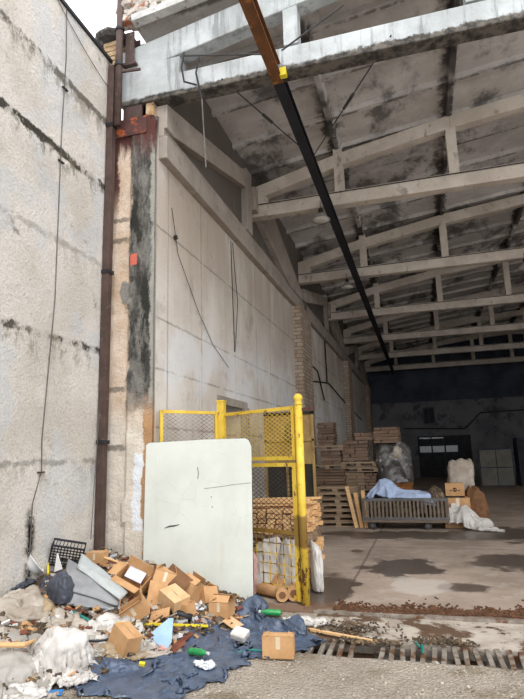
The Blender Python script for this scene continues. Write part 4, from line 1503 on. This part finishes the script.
soft_sack('crumpled_bag', 'white_paper', SV(206, 668, .06), (.18, .10), (.3, .2, -.3), 2, -.3, 'crumpled white scrap on the yard beside the blue sheet', 'bag', n=20, seed=16)
soft_sack('crumpled_bag', 'white_paper', SV(199, 606, .10), (.16, .14), (.5, .2, .3), 6, -.2, 'small white crumpled ball among the cartons', 'bag', n=20, seed=17)
soft_sack('clear_wrap', 'grey_film', SV(137, 642, .20), (.34, .22), (.8, .4, -.5), 2, -.35, 'cloudy film crumpled beside the wrapped carton', 'film', n=30, seed=18)
soft_sack('crumpled_bag', 'pink_plastic', SV(160, 650, .12), (.18, .12), (.4, .3, .5), 3, -.3, 'faded pink plastic bag at the edge of the front blue sheet', 'bag', n=20, seed=19)
soft_sack('crumpled_bag', 'grey_film', SV(94, 642, .12), (.30, .2), (.4, .3, .9), 2, -.35, 'grey film scrap behind the big white sack', 'film', n=24, seed=20)
soft_quad('plastic_film', 'white_plastic', [Sp(100, 592), Sp(124, 606), Sp(132, 584), Sp(104, 566)], 'white printed plastic sheet between foam and cartons', 'film', n=30, shrink=-.2, lift=.16, seed=22)
lump(SV(10, 668, 0), (.18, .14, .07))
lump(SV(40, 652, 0), (.10, .10, .06))
soft_quad('plastic_film', 'grey_film', [Sp(-28, 700), Sp(44, 692), Sp(60, 640), Sp(-20, 634)], 'dirty grey plastic film spread over the left front of the heap', 'film', n=56, shrink=-.25, lift=.22, seed=3)
soft_quad('plastic_film', 'dirty_plastic', [Sp(-28, 636), Sp(18, 636), Sp(22, 604), Sp(-25, 598)], 'pale film under the grey white sack at the left edge', 'film', n=36, shrink=-.25, lift=.14, seed=5)
soft_quad('plastic_film', 'dirty_plastic', [Sp(-20, 722), Sp(48, 702), Sp(40, 674), Sp(-20, 678)], 'greyish film at the bottom left corner', 'film', n=40, shrink=-.25, lift=.14, seed=6)
# blue sheets
lump(SV(120, 668, -.02), (.2, .12, .07))
soft_quad('blue_sheet', 'tarp', [Sp(78, 688), Sp(166, 699), Sp(204, 652), Sp(100, 650)], 'dark blue plastic sheet spread along the front toe of the heap', 'plastic sheet', n=80, shrink=-.20, lift=.14, seed=8, rag=.07)
soft_quad('blue_sheet', 'tarp', [Sp(160, 672), Sp(196, 682), Sp(258, 652), Sp(196, 614)], 'dark blue plastic sheet gathered right of the green bottle', 'plastic sheet', n=80, shrink=-.28, lift=.16, seed=12, rag=.06)
lump(on_z(252, 614, .0), (.26, .16, .15), R(-10))
lump(on_z(298, 632, .0), (.14, .10, .12))
lump(on_z(272, 628, .0), (.16, .10, .08))
soft_quad('blue_sheet', 'tarp', [Sp(228, 640), Sp(262, 656), Sp(318, 642), Sp(248, 598)], 'dark blue plastic sheet humped at the foot of the yellow gate', 'plastic sheet', n=80, shrink=-.25, lift=.26, seed=15, rag=.05)
# grey foam sheets


def slab_sheet(name, m, pts, label, cat, thick=.02, bend=.05, n=24, seed=1):
    """thick foam sheet through four space corners, slightly bent"""
    a, b, c, d_ = [Vector(p) for p in pts]
    nn = (b - a).cross(d_ - a).normalized()
    if nn.z < 0:
        nn = -nn
    vs = []
    for j in range(n + 1):
        for i in range(n + 1):
            u, w = i / n, j / n
            p = a.lerp(b, u).lerp(d_.lerp(c, u), w)
            vs.append(p + nn * (bend * math.sin(PI * u) * math.sin(PI * (w * .8 + .1)) + .015 * mn.noise(Vector((u * 3, w * 3, seed)))))
    fs = [(j * (n + 1) + i, j * (n + 1) + i + 1, (j + 1) * (n + 1) + i + 1, (j + 1) * (n + 1) + i) for j in range(n) for i in range(n)]
    o = MB().add(vs, fs).build(name, m, smooth=True)
    s = o.modifiers.new('thickness', 'SOLIDIFY')
    s.thickness = thick
    s.offset = -1
    return tag(o, label, cat, 'grey foam sheets')


def sp3(x, y, l):
    return spot(x, y, l)


slab_sheet('foam_sheet', 'foam', [sp3(66, 606, .02), sp3(117, 611, .02), sp3(119, 602, .06), sp3(64, 588, .12)], 'lowest grey foam sheet sticking out of the heap', 'foam sheet', bend=.02, seed=1)
slab_sheet('foam_sheet', 'foam', [sp3(62, 590, .12), sp3(118, 607, .06), sp3(123, 597, .10), sp3(68, 560, .20)], 'middle grey foam sheet bending over the lowest one', 'foam sheet', bend=.04, seed=2)
slab_sheet('foam_sheet', 'foam_pale', [sp3(77, 569, .21), sp3(120, 601, .12), sp3(127, 594, .14), sp3(82, 555, .26)], 'topmost pale foam sheet slanting down from the wall', 'foam sheet', bend=.03, seed=3)

# black plastic crate lying on its side
t = empty('plastic_crate', spot(62, 556, .14) + Vector((.11, -.08, .0)), 'black plastic crate tipped up against the wall', 'crate', rot=(R(-60), R(12), R(30)))
b = MB()
w, d, h = .34, .25, .13
for s in (-1, 1):
    b.bx((-w / 2, s * d / 2 - .006, 0), (w / 2, s * d / 2 + .006, .02)).bx((-w / 2, s * d / 2 - .006, h - .025), (w / 2, s * d / 2 + .006, h))
    b.bx((s * w / 2 - .006, -d / 2, 0), (s * w / 2 + .006, d / 2, .02)).bx((s * w / 2 - .006, -d / 2, h - .025), (s * w / 2 + .006, d / 2, h))
    for k in range(10):
        x = -w / 2 + w * k / 9
        b.bx((x - .004, s * d / 2 - .004, 0), (x + .004, s * d / 2 + .004, h))
    for k in range(7):
        y = -d / 2 + d * k / 6
        b.bx((s * w / 2 - .004, y - .004, 0), (s * w / 2 + .004, y + .004, h))
b.build('walls', 'black_plastic', t)
b = MB()
for k in range(11):
    x = -w / 2 + w * k / 10
    b.bx((x - .005, -d / 2, 0), (x + .005, d / 2, .006))
for k in range(8):
    y = -d / 2 + d * k / 7
    b.bx((-w / 2, y - .005, 0), (w / 2, y + .005, .006))
b.build('grid_base', 'black_plastic', t)
# white basin
t = empty('wash_basin', spot(22, 564, .03) + Vector((.17, -.14, -.01)), 'white plastic basin lying on its side by the wall', 'basin', rot=(R(-30), R(48), R(0)))
MB().lathe([(.005, 0), (.06, .002), (.10, .022), (.128, .06), (.140, .105), (.156, .108), (.157, .116), (.136, .114), (.122, .064), (.095, .03), (.055, .012), (.005, .010)], 28, cap=False).build('bowl', 'white_enamel', t, smooth=True)
# odd bits
o = MB().tube([spot(48, 574, .02), spot(48, 552, .10)], .012, 8).build('yellow_stick', 'yellow_plastic')
tag(o, 'short yellow stick standing beside the black crate', 'stick')
o = MB().prism([(0, 0, 0), (.10, 0, .03), (.02, .01, .20)], (0, .012, 0)).build('white_shard', 'white_enamel', loc=spot(54, 572, .02))
tag(o, 'pointed white plastic shard beside the black crate', 'shard')
a, b = spot(117, 623, .05), spot(208, 626, .05)
o = MB().beam(a, b, .022, .022).build('yellow_rod', 'yellow_plastic', bevel=.003)
tag(o, 'long yellow rod lying across the rubbish heap', 'rod')
o = MB().tube([spot(84, 641, .05), spot(100, 641, .06), spot(115, 638, .06), spot(128, 634, .05)], .011, 8).build('black_hose', 'black_plastic', smooth=True)
tag(o, 'black hose end between white bag and wrapped carton', 'hose')
o = MB().tube([spot(170, 611, .05), spot(192, 618, .05)], .035, 12).build('black_tube', 'black_plastic', smooth=True)
tag(o, 'thick black tube under the cartons', 'tube')
pts = [(0, -.15, 0), (.14, -.16, 0), (.15, -.05, 0), (.06, .10, 0), (.02, .17, 0), (-.03, .16, 0), (-.10, .02, 0), (-.12, -.03, 0)]
o = MB().prism(pts, (0, 0, .005)).build('blue_paper', 'blue_paper', loc=spot(162, 634, .07), rot=(R(38), R(4), R(-14)))
tag(o, 'pale blue sheet of paper below the yellow rod', 'paper')
o = MB().box((0, 0, 0), (.17, .13, .03)).build('red_packet', 'red_card', loc=spot(177, 646, .05), rot=(R(30), R(-14), R(-50)))
tag(o, 'reddish brown packet beside the green bottle', 'packet')


def bottle(p, rot, label, s=1.0):
    t = empty('plastic_bottle', p, label, 'bottle', 'green plastic bottles', rot=rot)
    MB().lathe([(.005, 0), (.033 * s, .002), (.036 * s, .02), (.033 * s, .06), (.036 * s, .09), (.035 * s, .14), (.02 * s, .185), (.013 * s, .20), (.013 * s, .215)], 14).build('body', 'green_plastic', t, smooth=True)
    MB().lathe([(.015 * s, .213), (.016 * s, .235), (.002, .236)], 12).build('cap', 'white_plastic', t)


bottle(spot(190, 651, .05), (R(84), 0, R(66)), 'green bottle lying on the blue sheet beside the reddish packet', .85)
bottle(spot(281, 613, .07), (R(86), 0, R(-78)), 'green bottle lying on the white bag at the gate post foot', .9)
soft_sack('crumpled_bag', 'white_plastic', on_z(304, 615, .10), (.40, .22), (.1, .1, .2), 2, -.25, 'flat white plastic bag at the foot of the gate post', 'bag', n=26, seed=25)
o = MB().box((0, 0, .01), (.30, .10, .018)).build('brown_board', 'red_card', loc=on_z(268, 616) + Vector((0, 0, .02)), rot=(0, 0, R(-10)))
tag(o, 'dark reddish board under the white bag by the gate', 'board')
o = MB().box((0, 0, 0), (.12, .07, .006)).build('blue_scrap', 'blue_plastic', loc=spot(54, 693, .02), rot=(R(12), 0, R(20)))
tag(o, 'bright blue plastic scrap on the ground at the heap toe', 'scrap')
o = MB().box((0, 0, 0), (.15, .12, .06)).build('plastic_tub', 'white_plastic', loc=spot(240, 634, .10), rot=(R(24), R(10), R(-10)), bevel=.012)
tag(o, 'small clear white tub on the blue sheet', 'tub')
o = MB().tube([on_z(238, 652), on_z(252, 650, .02), on_z(264, 651, .01)], .010, 6).build('green_strap', 'teal_plastic')
tag(o, 'green strap lying in front of the blue sheet', 'strap')
o = MB().tube([spot(74, 612, .03), spot(88, 620, .04), spot(92, 624, .03)], .012, 6).build('teal_hose', 'teal_plastic')
tag(o, 'teal strip sticking out under the foam sheets', 'strip')
o = MB().box((0, 0, 0), (.05, .03, .03)).build('yellow_packet', 'yellow_plastic', loc=spot(142, 664, .06), rot=(.3, .2, .4), bevel=.006)
tag(o, 'small yellow packet on the front blue sheet', 'packet')
a, b = on_z(308, 629, .02), on_z(372, 641, .03)
o = MB().beam(a, b, .035, .02).build('wooden_lath', 'pine')
tag(o, 'thin wooden lath lying on the left end of the drain grate', 'lath')
o = MB().tube([spot(0, 645, .10), spot(24, 645, .10), spot(36, 640, .09)], [.02, .022, .012], 8).build('wooden_stick', 'pine')
tag(o, 'pale wooden stick among the film at the left edge', 'stick')
o = MB().tube([spot(100, 556, .1), spot(118, 562, .1)], .012, 7).build('wooden_stick', 'pine')
tag(o, 'thin wooden stick behind the foam sheets near the pillar', 'stick')
o = MB().tube([on_z(421, 640, -.01), on_z(423, 652, .02)], .01, 6).build('green_strap', 'teal_plastic')
tag(o, 'green strap caught in the drain grate', 'strap')
o = MB().tube([on_z(421 + k * 2, 648 - abs(k) * 2, .01) for k in (-3, 0, 1)], .008, 6).build('green_strap', 'teal_plastic')
tag(o, 'teal cord lying across the drain grate', 'strap')
crumple('crumpled_bag', 'white_paper', on_z(350, 628), (.10, .05, .02), 27, 'small white scrap on the concrete above the grate', 'bag', 0, amp=.3, sub=4)

# ------------------------------------------------------------------ sacks and rolls inside the cage
crumple('woven_sack', 'white_plastic', (-1.98, 7.02, .02), (.34, .24, .62), 41, 'white sack leaning on the pine behind the yellow grid', 'sack', R(10), amp=.14, sag=.8, sq=3.5)
crumple('woven_sack', 'white_plastic', (-1.70, 6.98, .02), (.26, .22, .64), 42, 'white sack nearest the gate post behind the grid', 'sack', R(-10), amp=.14, sag=.8, sq=3.5)
crumple('woven_sack', 'white_plastic', (-1.42, 7.20, .02), (.14, .30, .56), 43, 'white sack poking out right of the gate post', 'sack', R(20), amp=.14, sag=.8, sq=3.5)
crumple('woven_sack', 'pink_plastic', (-2.24, 6.96, .02), (.26, .20, .48), 44, 'pinkish sack beside the edge of the white board', 'sack', R(10), amp=.14, sag=.8, sq=3.5)
for k, (x, y, z, r, L, rz) in enumerate(((-1.78, 6.74, .09, .075, .34, 20), (-1.92, 6.82, .085, .07, .36, 60), (-1.62, 6.78, .10, .085, .3, 10))):
    t = empty('cardboard_roll', (x, y, z), ['cardboard roll lying in the middle of the cage floor', 'cardboard roll beside the white board edge in the cage', 'round-ended cardboard roll nearest the gate post'][k], 'roll', 'cardboard rolls in the cage', rot=(R(90), 0, R(rz)))
    MB().lathe([(r, -L / 2), (r, L / 2)], 18).build('tube', 'cardboard', t, smooth=False)
    MB().lathe([(r * .55, -L / 2 - .004), (r * .55, L / 2 + .004)], 14).build('core', 'cardboard_dark', t)
o = MB().prism([(-.22, 0, 0), (.2, 0, .04), (.22, 0, .2), (-.16, 0, .26)], (0, .03, 0)).build('cardboard_sheet', 'cardboard', loc=(-1.98, 6.88, .06), rot=(R(-20), 0, R(-8)))
tag(o, 'bent cardboard piece standing in the cage behind the grid', 'cardboard')

# ------------------------------------------------------------------ stores deep in the hangar
PL = 'grey wooden pallet in the tall empty stack by the side wall'
bp = empty('pallet', (-2.07, 13.75, 0), 'grey wooden pallet in the tall empty stack beside the cart', 'pallet', 'empty pallets in the stack')
pallet_parts(bp, .98, .8, .128)
rk = random.Random(9)
for k in range(1, 7):
    copy_tree(bp, (-2.07 + rk.uniform(-.04, .04), 13.75 + rk.uniform(-.03, .03), k * .131), (0, 0, rk.uniform(-.06, .06)))


def bundle(p, size, n, label, m='crate_wood', rz=0, mi=None):
    """block of stacked short boards tied together, built of rows"""
    t = empty('timber_bundle', p, label, 'timber bundle', 'timber bundles at the back', rot=(0, 0, rz))
    w, d, h = size
    rows = max(2, int(h / .075))
    for r in range(rows):
        mb = MB()
        L = w * rk.uniform(.9, 1.04)
        cut = rk.choice((0, 0, .3, .5, .62))
        segs = [(-L / 2, L / 2)] if not cut else [(-L / 2, -L / 2 + L * cut - .008), (-L / 2 + L * cut + .008, L / 2)]
        for a, b in segs:
            mb.box(((a + b) / 2, rk.uniform(-.05, .05), 0), (b - a, d * rk.uniform(.9, 1.0), h / rows * rk.uniform(.82, .96)), (0, rk.uniform(-.02, .02), rk.uniform(-.03, .03)))
        mb.build('board_row', m, t, loc=(rk.uniform(-.015, .015), 0, h / rows * (r + .5)))
    return t


def base_pallet(p, label, rz=0, w=None):
    o = copy_tree(bp, p, (0, 0, rz), label, 'loaded pallets at the back')
    return o


# left column of stacks, behind the empty pallets
base_pallet((-2.45, 15.1, 0), 'lowest pallet under the leftmost rear timber column')
bundle((-2.45, 15.1, .13), (.9, .7, .55), 7, 'lowest timber bundle in the leftmost rear column')
base_pallet((-2.45, 15.1, .69), 'middle pallet in the leftmost rear timber column')
bundle((-2.45, 15.1, .82), (.85, .7, .46), 7, 'middle timber bundle in the leftmost rear column')
base_pallet((-2.50, 15.1, 1.29), 'upper pallet in the leftmost rear timber column')
bundle((-2.42, 15.1, 1.42), (.55, .6, .36), 5, 'pale upper timber bundle in the leftmost rear column')
base_pallet((-2.55, 15.1, 1.79), 'topmost pallet in the leftmost rear timber column')
bundle((-2.52, 15.1, 1.92), (.46, .6, .62), 4, 'topmost timber bundle in the leftmost rear column')
# second column
base_pallet((-1.72, 15.3, 0), 'lowest pallet under the second rear timber column')
bundle((-1.72, 15.3, .13), (.8, .7, .5), 7, 'lowest timber bundle in the second rear column')
base_pallet((-1.72, 15.3, .64), 'middle pallet in the second rear timber column')
bundle((-1.85, 15.3, .77), (.58, .7, .42), 5, 'dark middle timber bundle in the second rear column', 'pallet')
bundle((-1.40, 15.3, .77), (.30, .7, .40), 3, 'narrow pale timber bundle beside the dark one in the second rear column')
base_pallet((-1.68, 15.3, 1.20), 'upper pallet in the second rear timber column')
base_pallet((-1.70, 15.3, 1.34), 'topmost pallet in the second rear timber column')
bundle((-1.80, 15.3, 1.50), (.70, .7, .52), 6, 'reddish tilted timber bundle high in the second rear column', rz=.1)
bundle((-1.55, 15.3, 2.03), (.60, .6, .20), 5, 'small timber bundle on top of the second rear column', rz=.2)
# third column, film wrapped
base_pallet((-.80, 15.2, 0), 'lowest pallet under the film-wrapped timber')
bundle((-.80, 15.2, .13), (.85, .7, .42), 7, 'lowest timber bundle under the film-wrapped load')
bundle((-.72, 15.2, .56), (.78, .7, .36), 6, 'orange timber bundle below the film-wrapped load', 'orange_wood')
wl = crumple('wrapped_load', 'wrap', (-.80, 15.2, .93), (.92, .80, 1.0), 51, 'bulging timber load wrapped in cloudy film', 'load', R(4), amp=.16, sag=.8, sq=4.5, f=1.9)
bundle((-.92, 15.2, 1.93), (.66, .6, .42), 5, 'timber bundle standing on top of the film-wrapped load', rz=-.06)
o = crumple('crumpled_bag', 'dirty_plastic', (-.68, 14.84, 1.55), (.26, .16, .30), 53, 'pale bag stuck on the film-wrapped load', 'bag', 0, amp=.2, sub=4)

# leaning boards in front of the pallet stack
for k, (x, lean, L) in enumerate(((-1.62, .22, .95), (-1.50, .20, .80), (-1.40, .12, .84))):
    o = MB().box((0, 0, L / 2), (.085, .03, L)).build('leaning_board', 'pine', loc=(x, 13.15, 0.01), rot=(R(-10), -lean, R(-8 * k)))
    tag(o, ['tall pine board leaning on the empty pallets', 'middle pine board leaning on the empty pallets', 'pine board leaning nearest the cart'][k], 'board', 'boards leaning on the pallets')

# slatted cart
t = empty('slatted_cart', (-.52, 13.35, 0), 'long grey slatted cart on small wheels', 'cart')
W2, D2 = .93, .42
MB().bx((-W2, -D2, .16), (W2, D2, .22)).build('deck', 'cart_wood', t)
for s in (-1, 1):
    MB().bx((-W2, s * D2 - .02, .62), (W2, s * D2 + .02, .68)).build('top_rail', 'galv', t)
    MB().bx((-W2, s * D2 - .02, .22), (W2, s * D2 + .02, .27)).build('bottom_rail', 'galv', t)
    for k in range(22):
        x = -W2 + .04 + k * (2 * W2 - .08) / 21
        MB().bx((x - .022, s * D2 - .012, .2), (x + .022, s * D2 + .012, .66)).build('slat', 'cart_wood', t)
for sx in (-1, 1):
    for k in range(6):
        y = -D2 + .06 + k * (2 * D2 - .12) / 5
        MB().bx((sx * W2 - .012, y - .02, .2), (sx * W2 + .012, y + .02, .66)).build('end_slat', 'cart_wood', t)
    for sy in (-1, 1):
        wh = MB()
        wh.tube([(0, -.02, 0), (0, .02, 0)], .075, 18)
        o = wh.build('wheel', 'dark_steel', t, loc=(sx * .48 if sx > 0 else -.72, sy * .36, .078))
        hb = MB()
        hb.tube([(0, -.024, 0), (0, .024, 0)], .03, 12).build('hub', 'galv', o)
        MB().bx((-.02, -.03, .06), (.02, .03, .09)).build('fork', 'dark_steel', o)
# things in the cart
lump((-.95, 13.38, .62), (.34, .30, .36))
lump((-.40, 13.38, .60), (.50, .30, .22))
soft_quad('blue_cloth', 'tarp_blue', [(-1.46, 12.98), (.16, 12.96), (.12, 13.76), (-1.40, 13.74)], 'pale blue cloth draped over the load of the slatted cart', 'cloth', n=56, shrink=-.12, lift=1.02, seed=20, base=floor0, rag=.10)
LUMPS.append((Vector((-.52, 13.36, .40)), (1.15, .46, .30), 0.0))
crumple('cart_load', 'heap', (-.75, 13.38, .23), (1.1, .74, .55), 61, 'dark scrap load inside the slatted cart', 'load', amp=.1)
crumple('cart_load', 'heap', (.18, 13.4, .23), (.5, .74, .68), 62, 'brown scrap heap in the right end of the cart', 'load', amp=.2)
# crates and sacks right of it
t = empty('printed_carton', (.60, 13.42, .66), 'orange brown carton with black printed mark on the cart end', 'carton', rot=(0, 0, R(-4)))
MB().box((0, 0, .16), (.40, .28, .30)).build('body', 'cardboard', t, bevel=.006)
MB().lathe([(.028, 0), (.045, 0), (.045, .003), (.028, .003)], 16, cap=False).build('printed_ring', 'black_ink', t, loc=(0, -.141, .17), rot=(R(90), 0, 0))
MB().box((0, -.1405, .17), (.02, .002, .07)).box((-.085, -.1405, .15), (.05, .002, .02)).box((.085, -.1405, .15), (.05, .002, .02)).build('printed_bars', 'black_ink', t)
MB().box((0, -.1405, .02), (.40, .002, .03)).build('bottom_stripe', 'black_ink', t)
carton((.62, 13.46, .36), (.52, .34, .29), (0, 0, R(4)), 'brown carton under the printed carton', (0, 0, 0, 0), group=None)
carton((.62, 13.50, .0), (.60, .36, .35), (0, 0, R(2)), 'lowest carton behind the pale bundle', (0, 0, 0, 0), group=None, tape=False)
crumple('woven_sack', 'dirty_plastic', (.78, 13.95, .02), (.56, .4, 1.36), 63, 'tall grey white sack standing behind the printed carton', 'sack', R(5), amp=.10, sag=.9, sq=7)
crumple('scrap_pile', 'cardboard_dark', (.98, 13.75, .0), (.62, .5, .85), 64, 'brown pile of crushed cardboard behind the pale bundle', 'scrap', amp=.25)
lump((.72, 13.20, .10), (.26, .20, .38))
lump((1.02, 13.16, .0), (.26, .16, .26))
soft_quad('pale_bundle', 'white_plastic', [(.34, 12.86), (1.46, 12.80), (1.26, 13.42), (.44, 13.5)], 'pale crumpled bundle on the floor beside the cart', 'bundle', n=54, shrink=-.25, lift=.60, seed=65, base=floor0)
soft_sack('pale_bundle', 'white_plastic', Vector((1.18, 13.0, .2)), (.50, .30), (.2, .1, -.4), 4, -.25, 'low pale end trailing right of the crumpled bundle', 'bundle', n=26, seed=66)
settle()

# ------------------------------------------------------------------ back wall fittings
t = empty('window_1', (.50, 38.0, 4.0), 'small barred window high on the back wall', 'window', kind='structure')
for dx, dz, sx, sz in ((-.33, 0, .06, 1.06), (.33, 0, .06, 1.06), (0, -.50, .72, .06), (0, .50, .72, .06), (0, 0, .05, 1.0)):
    MB().box((dx, -.03, dz), (sx, .08, sz)).build('frame', 'back_dark', t)
MB().box((0, -.005, 0), (.64, .02, .98)).build('pane', 'door_paint', t)
t = empty('door_2', (1.30, 37.97, 0), 'dark double door with a row of panes in the back wall', 'door', kind='structure')
MB().bx((-1.65, -.04, 0), (1.65, .03, 2.65)).build('leaf', 'door_paint', t)
MB().bx((-.02, -.06, 0), (.02, -.03, 2.6)).build('meeting_rail', 'back_dark', t)
for k in range(2):
    for i in range(3):
        if k == 0 and i == 2:
            continue
        x = -1.55 + i * .82
        MB().bx((x, -.06, 2.08 - (1 - k) * 0 + (.0 if k else .48) - .48 + (0 if k else .48) - (.0 if not k else .0)), (x + .72, -.035, 2.48 - (.48 if k else 0))).build('pane', 'glass', t)
t = empty('panel_rack', (3.20, 28.0, 0), 'four grey panels propped in a dark frame in the far dark', 'panels')
MB().bx((-.74, -.03, 0), (.74, .03, 1.72)).build('frame', 'back_dark', t)
for i in range(2):
    for j in range(2):
        MB().bx((-.70 + i * .72, -.06, .05 + j * .83), (-.02 + i * .70, -.03, .83 + j * .83)).build('panel', 'panel_grey', t)
o = MB().bx((4.15, 27.8, 0), (5.6, 29.0, 2.2)).build('storage_locker', 'back_dark')
MBl = MB().bx((4.2, 27.77, .1), (4.85, 27.8, 2.1)).bx((4.9, 27.77, .1), (5.55, 27.8, 2.1)).build('door', 'door_paint', o)
tag(o, 'dark storage locker at the right edge in the far dark', 'locker')

# ------------------------------------------------------------------ light
w = bpy.data.worlds.new('overcast_sky')
SC.world = w
w.use_nodes = True
bg = w.node_tree.nodes['Background']
bg.inputs['Color'].default_value = (0.96, 0.975, 1.0, 1)
bg.inputs['Strength'].default_value = 1.0
sd = bpy.data.lights.new('veiled_sun', 'SUN')
sd.energy = 0.7
sd.angle = R(60)
sd.color = (1.0, .97, .93)
so = bpy.data.objects.new('veiled_sun', sd)
COL.objects.link(so)
so.location = (6, -6, 14)
so.rotation_euler = Vector((-.45, .62, -1.0)).to_track_quat('-Z', 'Y').to_euler()

SC.view_settings.view_transform = 'Standard'
SC.view_settings.look = 'None'
SC.view_settings.gamma = 1.0
SC.view_settings.use_curve_mapping = False
SC.view_settings.exposure = 1.22
SC.cycles.use_denoising = True
SC.cycles.max_bounces = 8
SC.cycles.diffuse_bounces = 5
